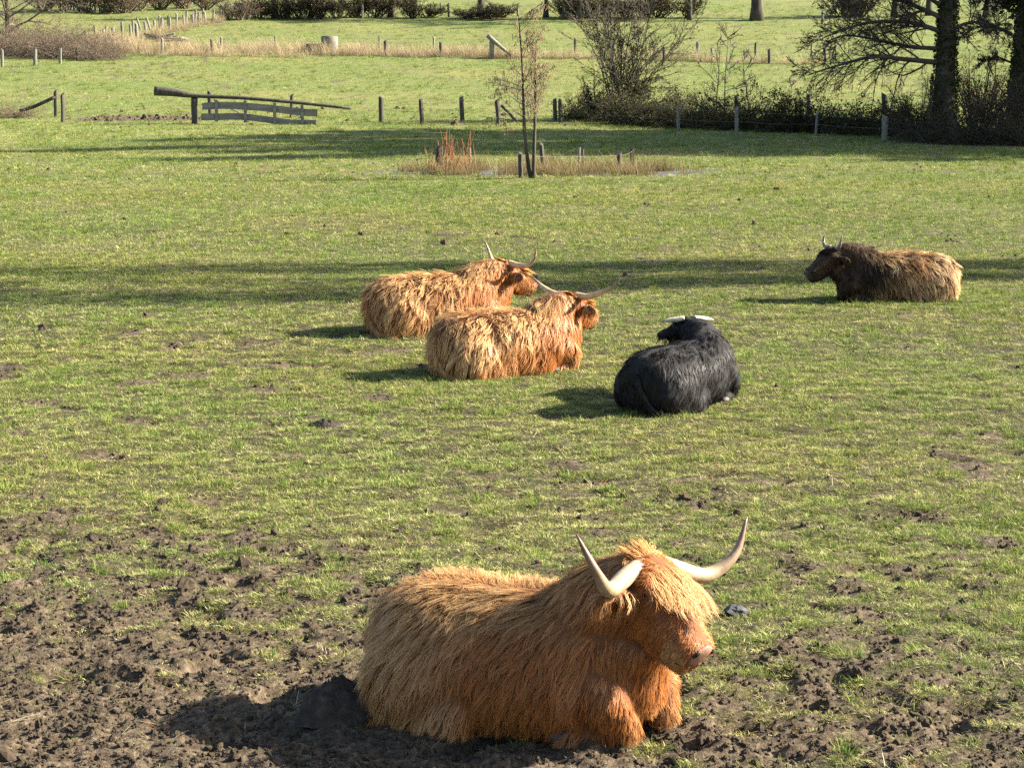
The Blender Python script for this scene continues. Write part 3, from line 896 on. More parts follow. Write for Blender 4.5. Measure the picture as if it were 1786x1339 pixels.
LONG = ([(-.02, .06, .03), (.0, .20, -.01), (.04, .38, -.045), (.09, .53, .06), (.08, .62, .25)],
        [(-.02, .06, .03), (.0, .20, -.01), (.05, .37, -.05), (.08, .50, .05), (.02, .60, .24)], .051, ((.34, .265, .17), (.15, .085, .055), .45))
def cow_at(u, v, heading, *a, **k):
    p = gp(u, v); p[2] = float(macro(np.array([p[0]]), np.array([p[1]]))[0]) - .015
    return cow(tuple(p), heading, *a, **k)

cow_at(878, 1245, -24, 'big shaggy ginger cow with wide upswept ivory horns lying on the bare muddy soil',
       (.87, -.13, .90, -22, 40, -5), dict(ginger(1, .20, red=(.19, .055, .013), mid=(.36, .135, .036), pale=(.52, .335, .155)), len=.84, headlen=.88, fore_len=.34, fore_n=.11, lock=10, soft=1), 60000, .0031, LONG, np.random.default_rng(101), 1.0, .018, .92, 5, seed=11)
cow_at(887, 648, 27, 'ginger cow with wide level horns lying between the other ginger cow and the black one',
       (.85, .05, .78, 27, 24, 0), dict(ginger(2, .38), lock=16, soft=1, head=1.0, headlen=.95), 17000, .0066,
       ([(-.02, .06, .05), (-.01, .22, .04), (.0, .38, .09), (.03, .5, .15), (.06, .62, .22)],) * 2 + (.042, ((.50, .33, .19), (.20, .12, .08), .5)),
       np.random.default_rng(102), .96, .022, 1.15, 6, seed=22, lift=.34)
cow_at(765, 577, 24, 'ginger cow with horns curved up in a cup, half hidden by another',
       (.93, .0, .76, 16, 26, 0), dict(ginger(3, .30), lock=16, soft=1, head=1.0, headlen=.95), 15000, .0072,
       ([(-.02, .06, .05), (.0, .20, .03), (.05, .35, .04), (.08, .45, .14), (.05, .50, .29)],) * 2 + (.042, ((.50, .33, .19), (.16, .10, .07), .5)),
       np.random.default_rng(103), 1.0, .024, 1.05, 6, seed=33, lift=.30)
cow_at(1190, 706, 52, 'black cow with short white horns resting with its head turned back',
       (.80, .45, .80, 52, 10, 0), black_coat(4), 18000, .006,
       ([(-.02, .06, .05), (.0, .14, .045), (.02, .24, .04), (.04, .33, .02)],) * 2 + (.040, ((.50, .45, .35), (.20, .17, .13), .7)),
       np.random.default_rng(104), .88, .022, .55, 5, gloss=.1, nose_col=(.05, .045, .045), seed=44, lift=.2)
cow_at(1560, 522, 183, 'dark brown cow with a tan shaggy flank and short upright horns lying by itself',
       (.98, .06, .74, 26, 30, 0), dict(brown_coat(5), lock=14), 14000, .0075,
       ([(-.02, .06, .05), (.0, .13, .05), (.01, .19, .09), (.0, .21, .17), (-.02, .21, .24)],) * 2 + (.036, ((.16, .14, .115), (.06, .05, .04), .5)),
       np.random.default_rng(105), .93, .024, 1.05, 6, nose_col=(.05, .045, .042), seed=55)
# ------------------------------------------------------------------ fences, gate, posts
def post_mesh(seed, sides=9, cut=.06):
    rg = np.random.default_rng(seed)
    z = np.array([-.25, 0, .3, .6, .9, 1.0]); k = len(z)
    a = np.arange(sides) * 2 * np.pi / sides
    r = 1 + .13 * rg.normal(0, 1, (1, sides)) + .04 * rg.normal(0, 1, (k, sides))
    cx = np.cumsum(rg.normal(0, .05, (k, 2)), 0)
    V = np.stack([r * np.cos(a) + cx[:, :1], r * np.sin(a) + cx[:, 1:], np.repeat(z[:, None], sides, 1)], -1)
    V[-1, :, 2] += cut * np.cos(a + rg.uniform(0, 6)) ; V[-1, :, :2] *= .93
    idx = np.arange(k * sides).reshape(k, sides)
    q = np.stack([idx[:-1], np.roll(idx, -1, 1)[:-1], np.roll(idx, -1, 1)[1:], idx[1:]], -1).reshape(-1, 4)
    return make_mesh('post', V.reshape(-1, 3), [q, idx[-1][None], idx[0][::-1][None]], None, False)
POSTS = {}
def post(parent, base, h, r, tilt=(0, 0), mat='post', name='post'):
    key = (mat, random.randrange(4))
    if key not in POSTS:
        me = post_mesh(hash(key[1]) + len(mat)); me.materials.append(M[mat]); POSTS[key] = me
    o = obj(name, POSTS[key], None, parent)
    pl = np.array(parent.location) if parent is not None else 0
    o.location = np.array(base) - pl
    o.scale = (r, r * random.uniform(.85, 1.1), h)
    o.rotation_euler = (tilt[1], tilt[0], random.uniform(0, 6.28)) if tilt == (0, 0) else (tilt[1], tilt[0], 0)
    return o
random.seed(3)
def bar(P, r, sides=8, name='bar', flat=None):
    P = np.asarray(P, float); r = np.broadcast_to(np.asarray(r, float), (len(P),))
    v, fs = tubes(P, r, sides, True)
    return Acc().add(v, fs).mesh(name, sides > 6)

def sag(a, b, n=7, s=.04):
    t = np.linspace(0, 1, n)[:, None]
    P = np.asarray(a) * (1 - t) + np.asarray(b) * t
    P[:, 2] -= s * 4 * (t * (1 - t))[:, 0]
    return P

def fence(name, label, group, posts, wires=(), depth=None, hmin=None):
    """posts: (u, v top, v base, width px, material[, lean])"""
    b0 = gp(posts[0][0], posts[0][2])
    root = thing(name, b0, label, 'fence', group)
    tops = []
    for p in posts:
        b = gp(p[0], p[2]) if depth is None else np.array(depth(p[0], p[2]))
        sc = F / b[1]
        h = (p[2] - p[1]) / sc
        ln = p[5] if len(p) > 5 else random.gauss(0, .035)
        post(root, b, h, p[3] / sc / 2, (ln, random.gauss(0, .03)), p[4])
        tops.append((b, h))
    for fr, sel in wires:
        pts = [b + np.array([0, -.03, h * fr]) for (b, h), k in zip(tops, sel) if k] if sel is not None else [b + np.array([0, -.03, h * fr]) for b, h in tops]
        P = np.concatenate([sag(pts[i], pts[i + 1])[:-1] for i in range(len(pts) - 1)] + [[pts[-1]]])
        obj('wire', bar(P - np.array(root.location), .004, 4, 'wire'), M['wire'], root)
    return root

fence('pasture_fence', 'dark wooden post and wire fence standing beyond the pond', None,
      [(665, 170, 213, 8, 'post'), (736, 174, 217, 8, 'post'), (807, 171, 212, 8, 'post'), (870, 176, 218, 9, 'post'), (969, 174, 212, 7, 'post', -.03), (977, 175, 213, 7, 'post'),
       (1183, 187, 230, 6, 'pale_post'), (1285, 190, 235, 6, 'pale_post'), (1423, 197, 238, 4, 'pale_post'), (1543, 203, 246, 11, 'pale_post'), (1662, 212, 250, 8, 'post')],
      ((.9, None), (.5, None)))
fence('hedge_fence', 'row of dark square posts rising out of the bramble hedge', None,
      [(1066, 172, 208, 8, 'post'), (1286, 168, 216, 8, 'post'), (1410, 166, 218, 8, 'post'), (1544, 165, 222, 9, 'post')], ((.85, None),))
def brace(u0, v0, u1, v1, r, label, cat='brace post', name='fence_brace', mat='post'):
    a = gp(u1, v1); b = at(u0, v0, a[1] + .05)
    t = thing(name, a, label, cat)
    obj('pole', bar(sag((0, 0, -.03), b - a, 6, -.03), np.linspace(r, r * 1.1, 6), 8, 'pole'), M[mat], t)
brace(874, 184, 905, 215, .07, 'slanting timber brace leaning on a fence post behind the pond sapling')

def boom_gate():
    y = gp(340, 217)[1]
    k = 2.79
    Z = lambda zu, zv: at(zu / k, zv / k, y)
    o = gp(340, 217)
    t = thing('boom_gate', o, 'grey timber boom gate with thick counterweight log and two bowed planks', 'gate')
    W = lambda zu, zv, dy=0: Z(zu, zv) - o + np.array([0, dy, 0])
    P = spline([W(752, 444), W(830, 449), W(900, 460), W(960, 468), W(1190, 478), W(1440, 500), W(1708, 528)], 26)
    r = np.interp(np.linspace(0, 6, 26), [0, .8, 2, 3, 6], [.215, .205, .15, .095, .07])
    obj('beam', bar(P, r, 12, 'beam'), M['post'], t)
    post(t, o + np.array([0, .02, 0]), (600 - 476) / k / (F / y), .17, (0.001, 0), 'post', 'gate_post')
    def plank(pts, hh, nm):
        P = spline(pts, 14); a = Acc()
        th = .025
        V = []
        for p in P: V += [p + (0, -th, -hh), p + (0, th, -hh), p + (0, th, hh), p + (0, -th, hh)]
        n = 14; idx = np.arange(n * 4).reshape(n, 4)
        q = np.stack([idx[:-1], np.roll(idx, -1, 1)[:-1], np.roll(idx, -1, 1)[1:], idx[1:]], -1).reshape(-1, 4)
        a.add(np.array(V), [q, idx[0][::-1][None], idx[-1][None]])
        obj(nm, a.mesh(nm, False), M['plank'], t)
    s = F / y * k
    plank([W(985, 518, -.05), W(1080, 514, -.05), W(1180, 517, -.05), W(1340, 531, -.05), W(1460, 546, -.05), W(1545, 550, -.05)], 17 / s, 'plank')
    plank([W(980, 570, -.05), W(1080, 569, -.05), W(1180, 568, -.05), W(1340, 588, -.05), W(1440, 600, -.05), W(1540, 600, -.05)], 16 / s, 'plank')
    for zu, zt, zb in ((1055, 486, 592), (1195, 490, 596), (1338, 500, 606), (1472, 512, 614)):
        a, b = W(zu, zt, -.12), W(zu, zb, -.12)
        v, fc = box((a + b) / 2, (.15, .05, abs(a[2] - b[2])))
        obj('slat', Acc().add(v, fc).mesh('slat', False), M['plank'], t)
    a, b = W(1040, 487, .04), W(1165, 548, .04)
    obj('brace', bar(sag(a, b, 5, .02), .05, 6, 'brace'), M['plank'], t)
boom_gate()
fence('gate_stop_posts', 'two dark posts standing in the grass behind the boom gate', None, [(367, 160, 200, 7, 'post'), (508, 167, 206, 7, 'post')], ((.8, None),))
lp = fence('gateway_fence', 'pair of dark gate posts with a drooping rail at the muddy gateway', None,
           [(97, 160, 205, 6, 'post'), (110, 165, 214, 8, 'post', .02)], ())
_b = gp(97, 205); _a = at(34, 194, _b[1]); _c = at(97, 169, _b[1])
obj('rail', bar(spline([_a, _a * .55 + _c * .45 + np.array([0, 0, -.06]), _c], 9) - np.array(lp.location), .09, 8, 'rail'), M['post'], lp)

# fence in the field behind
mid = [(283, 68, 92, 5, 'pale_post'), (370, 70, 93, 4, 'post'), (385, 66, 91, 4, 'pale_post', .06), (673, 72, 99, 7, 'post'), (769, 75, 99, 5, 'post'), (1069, 78, 106, 5, 'pale_post'),
       (1158, 82, 107, 6, 'post'), (1242, 85, 108, 4, 'pale_post'), (1342, 87, 111, 6, 'post'), (1440, 84, 110, 7, 'post'), (1542, 97, 114, 5, 'post')]
fence('ditch_fence', 'near row of short posts along the dry reed ditch', None, mid, ((.85, None),))
fence('far_ditch_fence', 'pale short posts along the far side of the reed ditch', None,
      [(480, 64, 84, 4, 'pale_post'), (662, 65, 86, 4, 'pale_post'), (757, 65, 87, 4, 'pale_post'), (1003, 68, 93, 4, 'post'), (1216, 75, 94, 6, 'pale_post'), (1317, 75, 97, 5, 'post'), (1415, 79, 99, 4, 'pale_post'), (1514, 94, 108, 4, 'pale_post')], ((.85, None),))
left = [(4, 88, 118, 5, 'pale_post'), (62, 86, 115, 7, 'pale_post'), (105, 86, 112, 5, 'pale_post'), (135, 84, 107, 4, 'post'), (147, 81, 98, 4, 'pale_post'), (155, 79, 95, 3, 'post'), (162, 76, 90, 3, 'pale_post'), (173, 66, 80, 3, 'pale_post')]
fence('thicket_fence', 'bleached fence posts in front of the reddish bramble thicket', None, left, ((.8, None),))
a_row = [(150, 55, 68), (166, 46, 66), (181, 52, 68), (199, 49, 68), (214, 46, 70), (229, 45, 70), (239, 42, 70), (255, 40, 58), (270, 36, 56), (283, 33, 54), (297, 31, 52), (322, 28, 48), (336, 26, 46), (347, 23, 44), (359, 21, 42)]
b_row = [(186, 46, 62), (213, 39, 58), (232, 36, 56), (246, 32, 54), (262, 30, 52), (278, 28, 50), (294, 28, 50), (308, 24, 47), (326, 21, 45), (340, 18, 41), (355, 16, 39), (372, 17, 39), (385, 16, 38)]
fence('lane_fence', 'crooked row of pale posts leading up the field past the log pile', None, [(u, t, b, 4.5 if i % 3 else 6, 'pale_post', random.gauss(0, .05)) for i, (u, t, b) in enumerate(a_row)], ((.8, None),))
fence('lane_fence', 'second crooked post row, with leaning stakes, behind the first up the field', None, [(u, t, b, 4, 'pale_post', -.28 if i in (3, 4) else random.gauss(0, .05)) for i, (u, t, b) in enumerate(b_row)], ((.8, None),))
fence('far_hedge_fence', 'thin stakes standing along the foot of the far hedge', None,
      [(632, 9, 32, 4, 'pale_post'), (675, 10, 30, 3, 'post'), (770, 6, 29, 3, 'post'), (783, 8, 30, 4, 'post'), (852, 10, 30, 5, 'pale_post'), (903, 9, 30, 4, 'pale_post'), (1434, 20, 42, 4, 'pale_post')], ((.8, None),))

p = gp(858, 103)
t = thing('ditch_gate', p, 'stout pale post with a round log propped slantwise on its top', 'gate')
post(t, p, 30 / (F / p[1]), .21, (.001, 0), 'pale_post', 'gate_post')
a, b = at(850, 62, p[1] - .1) - p, at(893, 98, p[1] - .1) - p
obj('log', bar(sag(a, b, 8, .02), np.linspace(.19, .11, 8), 10, 'log'), M['pale_post'], t)

p = gp(575, 91)
t = thing('concrete_well', p, 'squat round concrete well ring in the dry reeds', 'well')
v, fs = tubes(np.array([(0, 0, -.2), (0, 0, .3), (0, 0, .6), (0, 0, 1.2), (0, 0, 1.25)]), [.68, .67, .68, .67, .63], 20, True)
obj('ring', Acc().add(v, fs).mesh('ring'), M['concrete'], t)
v, fs = ball((-.12, -.665, .95), (.09, .03, .08)); obj('pipe_stub', Acc().add(v, fs).mesh('pipe_stub'), M['concrete'], t)
p = gp(548, 90)
t = thing('cattle_trough', p, 'low dark timber trough beside the concrete well ring', 'trough')
v, fc = box((0, 0, .28), (1.3, .6, .5)); obj('tub', Acc().add(v, fc).mesh('tub', False), M['plank'], t)
v, fc = box((0, 0, .56), (1.4, .7, .06)); obj('rim', Acc().add(v, fc).mesh('rim', False), M['plank'], t)
p = gp(290, 72)
t = thing('log_pile', p, 'heap of cut branches and logs at the end of the post row', 'log pile')
rg = np.random.default_rng(4)
for k in range(14):
    c = np.array([rg.uniform(-.9, .9), rg.uniform(-.4, .4), .12 + .09 * (k // 3)]); d = np.array([rg.uniform(.7, 1.5), rg.normal(0, .3), rg.normal(0, .12)])
    obj('log', bar(sag(c - d, c + d, 5, .05), rg.uniform(.04, .10) * (1.6 if k == 0 else 1), 7, 'log'), M['pale_post'] if k % 3 else M['post'], t)

# ------------------------------------------------------------------ pond
def pond():
    n = 72; a = np.arange(n) * 2 * np.pi / n
    r = 1 + .06 * np.sin(3 * a + 1) + .04 * np.sin(7 * a) + .03 * np.sin(11 * a + 2)
    V = np.stack([POND[0] + POND[2] * 1.25 * r * np.cos(a), POND[1] + POND[3] * 1.3 * r * np.sin(a), np.full(n, -.03)], -1)
    V = np.vstack([V, [[POND[0], POND[1], -.03]]])
    f = np.stack([np.arange(n), (np.arange(n) + 1) % n, np.full(n, n)], -1)
    m, nt, out = new_mat('pond_water')
    b = N(nt, 'ShaderNodeBsdfPrincipled'); b.inputs['Base Color'].default_value = (.075, .068, .050, 1); b.inputs['Roughness'].default_value = .55; b.inputs['Specular IOR Level'].default_value = .3
    tc = N(nt, 'ShaderNodeTexCoord'); n2 = noise(nt, 5, 3, tc.outputs['Object'])
    bp = N(nt, 'ShaderNodeBump'); bp.inputs['Strength'].default_value = .25; bp.inputs['Distance'].default_value = .01
    nt.links.new(n2.outputs[0], bp.inputs['Height']); nt.links.new(bp.outputs[0], b.inputs['Normal'])
    nt.links.new(b.outputs[0], out.inputs[0])
    obj('pond_water', make_mesh('pond_water', V, [f]), m, kind='structure')
pond()
fence('pond_fence', 'weathered posts ringing the small reedy pond', None,
      [(763, 258, 305, 8, 'post'), (908, 268, 311, 9, 'post'), (948, 252, 300, 8, 'post'), (820, 259, 290, 5, 'pale_post'), (1010, 258, 288, 4, 'pale_post'),
       (1018, 261, 290, 4, 'post'), (1080, 268, 302, 9, 'post'), (1103, 260, 298, 8, 'post'), (769, 257, 296, 5, 'post')], ((.9, [1, 1, 0, 0, 0, 0, 1, 1, 0]),))

REED = [(.36, .27, .16), (.44, .35, .22), (.28, .20, .12), (.22, .17, .08), (.50, .42, .28)]
rg = np.random.default_rng(12)
def reed_mesh(h0, h1, nb, rad, lean, cols, w=.012): return tuft_mesh('r', nb, rad, h0, h1, w, lean, cols, rg, 5, .5)
RC = source_collection('reed_tuft', [reed_mesh(.5, 1.15, 46, .35, .22, REED) for _ in range(4)] + [reed_mesh(.35, .8, 46, .4, .8, REED) for _ in range(3)] +
                       [reed_mesh(.25, .75, 50, .3, .3, [(.15, .115, .055), (.22, .16, .08), (.11, .095, .035), (.30, .24, .14)]) for _ in range(4)], M['straw'])
def reeds(name, label, pts, sc, var):
    P = np.array(pts); n = len(P)
    P[:, 2] = height(P[:, 0], P[:, 1]); s = sc * rng.uniform(.45, 1.4, n)
    scatter(name, P, np.stack([rng.normal(0, .08, n), rng.normal(0, .08, n), rng.uniform(0, 6.28, n)], -1), np.stack([s, s, s], -1), rng.integers(var[0], var[1], n), RC, label=label, category='reeds')
pts = []
while len(pts) < 260:
    q = rng.uniform(-1, 1, 2)
    if (q ** 2).sum() < 1:
        x = .95 + q[0] * 4.4; y = 60.6 + q[1] * 2.25
        if fbm(np.array([x]), np.array([y]), .8, 2, 3)[0] > -.12: pts.append((x, y, 0))
reeds('pond_reeds', 'short dry brown reeds filling the small pond', pts, .82, (7, 11))
pts = []
line = [gp(u, v) for u, v in ((150, 76), (190, 88), (230, 95), (300, 97), (380, 97), (480, 97), (580, 97), (680, 99), (790, 100), (850, 101), (905, 102))]
line = np.array(line)
seg = np.r_[0, np.cumsum(np.linalg.norm(np.diff(line, axis=0), axis=1))]
for s in rng.uniform(0, seg[-1], 900):
    c = np.array([np.interp(s, seg, line[:, k]) for k in range(3)])
    w = np.interp(c[0], [-32, -20, -8, 0], [3.6, 3.2, 1.8, 1.0])
    pts.append((c[0] + rng.normal(0, .4), c[1] + rng.uniform(-.2, 1) * w * 2.4, 0))
line2 = np.array([gp(u, v) for u, v in ((905, 101), (1020, 104), (1157, 106), (1300, 110), (1440, 113))])
for s in rng.uniform(0, 1, 130):
    c = np.array([np.interp(s * 4, np.arange(5), line2[:, k]) for k in range(3)]); pts.append((c[0], c[1] + rng.uniform(-.3, 1.2), 0))
for s in rng.uniform(0, 1, 110):
    u = 215 + 170 * s; v = 74 - 36 * s
    c = gp(u, v); pts.append((c[0] + rng.normal(0, .4), c[1] + rng.normal(0, .5), 0))
P_ = np.array(pts)
reeds('ditch_reeds', 'tall pale dry reeds along the ditch in the field behind', P_, 1.1, (0, 7))

# ------------------------------------------------------------------ trees and shrubs
def grow(rg, base, dirs, L, r0, K, wig, trop, taper=.25):
    n = len(base); P = np.zeros((n, K, 3)); P[:, 0] = base; d = norm(dirs)
    for k in range(1, K):
        d = norm(d + rg.normal(0, wig, (n, 3)) + np.asarray(trop))
        P[:, k] = P[:, k - 1] + d * (L / (K - 1))[:, None]
    return P, np.asarray(r0)[:, None] * np.linspace(1, taper, K)[None]

def kids(rg, P, Rr, m, t0, t1, ang, lr, K, wig, trop, rr=.55, taper=.25, lmin=.0):
    n, k, _ = P.shape
    t = rg.uniform(t0, t1, (n, m)) * (k - 1)
    i = np.minimum(t.astype(int), k - 2); f = (t - i)[..., None]
    ar = np.arange(n)[:, None]
    b = P[ar, i] * (1 - f) + P[ar, i + 1] * f
    tg = norm(P[ar, i + 1] - P[ar, i])
    pr = norm(np.cross(tg, rg.normal(0, 1, (n, m, 3))))
    a = rg.normal(ang, .2, (n, m, 1))
    d = tg * np.cos(a) + pr * np.sin(a)
    PL = np.linalg.norm(np.diff(P, axis=1), axis=2).sum(1)[:, None]
    L = PL * lr * (1.15 - .6 * t / (k - 1)) * rg.uniform(.6, 1.2, (n, m)) + lmin
    r = np.minimum(Rr[ar, i] * rr, Rr[ar, i] * .8)
    return grow(rg, b.reshape(-1, 3), d.reshape(-1, 3), L.ravel(), r.ravel(), K, wig, trop, taper)

def leaves(rg, C, size, cols, flat=.5):
    n = len(C)
    a = norm(rg.normal(0, 1, (n, 3))); b = norm(np.cross(a, rg.normal(0, 1, (n, 3)) + np.array([0, 0, flat])))
    s = size * rg.uniform(.6, 1.3, (n, 1))
    V = np.stack([C - a * s, C + b * s * .55, C + a * s, C - b * s * .55], 1)
    c = np.asarray(cols)[rg.integers(0, len(cols), n)] * rg.uniform(.7, 1.3, (n, 1))
    idx = np.arange(n * 4).reshape(n, 4)
    return V.reshape(-1, 3), idx, np.repeat(c[:, None], 4, 1).reshape(-1, 3)

IVY = [(.030, .042, .014), (.045, .060, .018), (.060, .070, .026), (.075, .055, .028)]
BRAM = [(.032, .038, .015), (.045, .042, .019), (.060, .042, .023), (.03, .031, .014), (.08, .06, .033)]
def bare_tree(rg, H, r, limb_t0=.35, n1=14, n2=8, n3=8, n4=5, limb_l=.45, up=.05, thin=.006, ivy=0):
    """trunk and crown meshes of a leafless tree standing at the origin"""
    P0, R0 = grow(rg, np.array([[0, 0, -.25]]), np.array([[rg.normal(0, .04), rg.normal(0, .04), 1]]), np.array([H]), np.array([r]), 12, .035, (0, 0, .05), .12)
    R0[:, 0] *= 1.45; R0[:, 1] *= 1.1
    v, fs = tubes(P0, R0, 12, True); tr = Acc().add(v, fs).mesh('trunk')
    cr = Acc()
    P1, R1 = kids(rg, P0, R0, n1, limb_t0, .98, 1.0, limb_l, 8, .10, (0, 0, up), .42)
    P2, R2 = kids(rg, P1, R1, n2, .2, 1, .75, .45, 6, .14, (0, 0, up), .5)
    P3, R3 = kids(rg, P2, R2, n3, .15, 1, .7, .5, 4, .16, (0, 0, up * .5), .5)
    v, f_ = tubes(P1, np.maximum(R1, thin * 2), 6); cr.add(v, f_)
    v, f_ = tubes(P2, np.maximum(R2, thin * 1.6), 4); cr.add(v, f_)
    v, f_ = tubes(P3, np.maximum(R3, thin), 3); cr.add(v, f_)
    if n4:
        P4, R4 = kids(rg, P3, R3, n4, .2, 1, .6, .55, 3, .15, (0, 0, 0), .6)
        v, f_ = tubes(P4, np.maximum(R4, thin * .8), 3); cr.add(v, f_)
    if ivy:
        pool = np.concatenate([P1.reshape(-1, 3), P2.reshape(-1, 3), P0.reshape(-1, 3)])
        C = pool[rg.integers(0, len(pool), ivy)] + rg.normal(0, .35, (ivy, 3))
        lv, li, lc = leaves(rg, C, .15, IVY)
        return tr, cr.mesh('crown'), make_mesh('ivy', lv, [li], lc, False)
    return tr, cr.mesh('crown')

def bramble(rg, sx, sy, h, ncane, nleaf, cols, lsize=.05, holes=True):
    a = Acc()
    b = np.stack([rg.uniform(-.7, .7, ncane) * sx, rg.uniform(-.7, .7, ncane) * sy, np.full(ncane, -.05)], -1)
    d = np.stack([rg.normal(0, .7, ncane), rg.normal(0, .7, ncane), np.ones(ncane)], -1)
    P, Rr = grow(rg, b, d, rg.uniform(.7, 1.7, ncane) * h * 1.2, np.full(ncane, .010), 7, .12, (0, 0, -.16), .5)
    P[:, :, 2] = np.maximum(P[:, :, 2], -.03)
    v, fs = tubes(P, np.maximum(Rr, .006), 3)
    P2, R2 = kids(rg, P, Rr, 5, .2, 1, .8, .35, 4, .15, (0, 0, -.05), .8, .6)
    v2, fs2 = tubes(P2, np.maximum(R2, .005), 3)
    a.add(v, fs); a.add(v2, fs2)
    allp = np.concatenate([P.reshape(-1, 3), P2.reshape(-1, 3)])
    C = allp[rg.integers(0, len(allp), nleaf)] + rg.normal(0, .06, (nleaf, 3)); C = C[C[:, 2] > .0]
    lv, li, lc = leaves(rg, C, lsize, cols)
    return a.mesh('canes'), make_mesh('foliage', lv, [li], lc, False)

def plant(name, loc, label, cat, group, meshes, scale=1.0, rz=None, sz=None):
    t = thing(name, loc, label, cat, group, random.uniform(0, 6.28) if rz is None else rz)
    t.scale = scale if isinstance(scale, tuple) else (scale,) * 3
    for nm, me, mat in meshes: obj(nm, me, M[mat], t)
    return t

rg = np.random.default_rng(21)
# the hedge of brambles along the fence
HB = [bramble(rg, 1.3, .8, 1.15, 130, 5200, BRAM[:4] + IVY) for _ in range(4)]
hl = [(1010, 208), (1050, 212), (1095, 216), (1135, 219), (1180, 222), (1225, 224), (1270, 226), (1315, 228), (1362, 230), (1408, 232), (1455, 233), (1502, 235), (1550, 237), (1598, 239)]
names = ['at the left end of the hedge under the multi-stemmed shrub', ]
for i, (uu, vv) in enumerate(hl):
    c, lf = HB[i % 4]
    s = random.uniform(.9, 1.15) * (.75 if i == 0 else 1)
    plant('bramble_bush', gp(uu, vv), 'dark leafy bramble clump grown together in the hedge along the fence', 'bush', 'bramble clumps in the hedge',
          [('canes', c, 'twig'), ('foliage', lf, 'leaf')], (s, s, s * random.uniform(.85, 1.1)), random.choice((0, math.pi)) + random.gauss(0, .2))
# multi-stemmed shrub
def shrub(rg, h, nst, spread, nleaf, lz, cols, lsize=.06, twig=10, tw2=6, thin=.007):
    b = np.stack([rg.normal(0, .22, nst), rg.normal(0, .22, nst), np.full(nst, -.1)], -1)
    d = np.stack([rg.normal(0, spread, nst), rg.normal(0, spread, nst), np.ones(nst)], -1)
    P, Rr = grow(rg, b, d, h * rg.uniform(.6, 1.1, nst), rg.uniform(.025, .05, nst), 9, .07, (0, 0, .04), .2)
    P2, R2 = kids(rg, P, Rr, twig, .2, 1, .6, .30, 5, .13, (0, 0, .05), .5)
    P3, R3 = kids(rg, P2, R2, tw2, .2, 1, .6, .5, 3, .13, (0, 0, .02), .6)
    st = Acc().add(*tubes(P, Rr, 6)).mesh('stems')
    br = Acc().add(*tubes(P2, np.maximum(R2, thin), 3)).add(*tubes(P3, np.maximum(R3, thin * .8), 3)).mesh('branches')
    allp = np.concatenate([P2.reshape(-1, 3), P3.reshape(-1, 3), P.reshape(-1, 3)])
    w = np.clip(lz - allp[:, 2] / h, .02, 1) ** 1.3
    C = allp[rg.choice(len(allp), nleaf, p=w / w.sum())] + rg.normal(0, .09, (nleaf, 3))
    lv, li, lc = leaves(rg, C, lsize, cols)
    return st, br, make_mesh('foliage', lv, [li], lc, False)
st, br, lf = shrub(rg, 6.3, 22, .19, 3200, .38, IVY + BRAM[:2], .065, 12, 7, .012)
plant('alder_shrub', gp(1082, 211), 'tall multi-stemmed shrub with ivy-dark base rising from the hedge', 'shrub', None, [('stems', st, 'twig'), ('branches', br, 'twig'), ('foliage', lf, 'leaf')], (1.15, 1.1, 1.0), 0)
st, br, lf = shrub(rg, 2.6, 9, .4, 1600, .9, BRAM, .05, 8, 5)
plant('low_shrub', gp(1040, 212), 'low dark bushy shrub against the foot of the multi-stemmed shrub', 'shrub', None, [('stems', st, 'twig'), ('branches', br, 'twig'), ('foliage', lf, 'leaf')], 1.0, 0)
# thin saplings in the hedge
for k, (uu, vv, ht, lab) in enumerate(((1247, 215, 4.6, 'thin bare sapling with a straight stem in the bramble hedge'), (1262, 216, 4.4, 'slender bare sapling forking close beside a straight-stemmed one in the hedge'),
                                       (1312, 218, 3.8, 'leaning bare sapling with sparse side shoots in the hedge'), (1375, 220, 2.2, 'short whip-like sapling standing in the brambles'))):
    tr, cr = bare_tree(rg, ht, .045, .25, 9, 5, 3, 0, .34, .05, .008)
    t_ = plant('bare_sapling', gp(uu, vv), lab, 'sapling', 'saplings in the hedge', [('trunk', tr, 'twig'), ('crown', cr, 'twig')], 1.0)
    if k == 2: t_.rotation_euler = (0, -.22, 0)
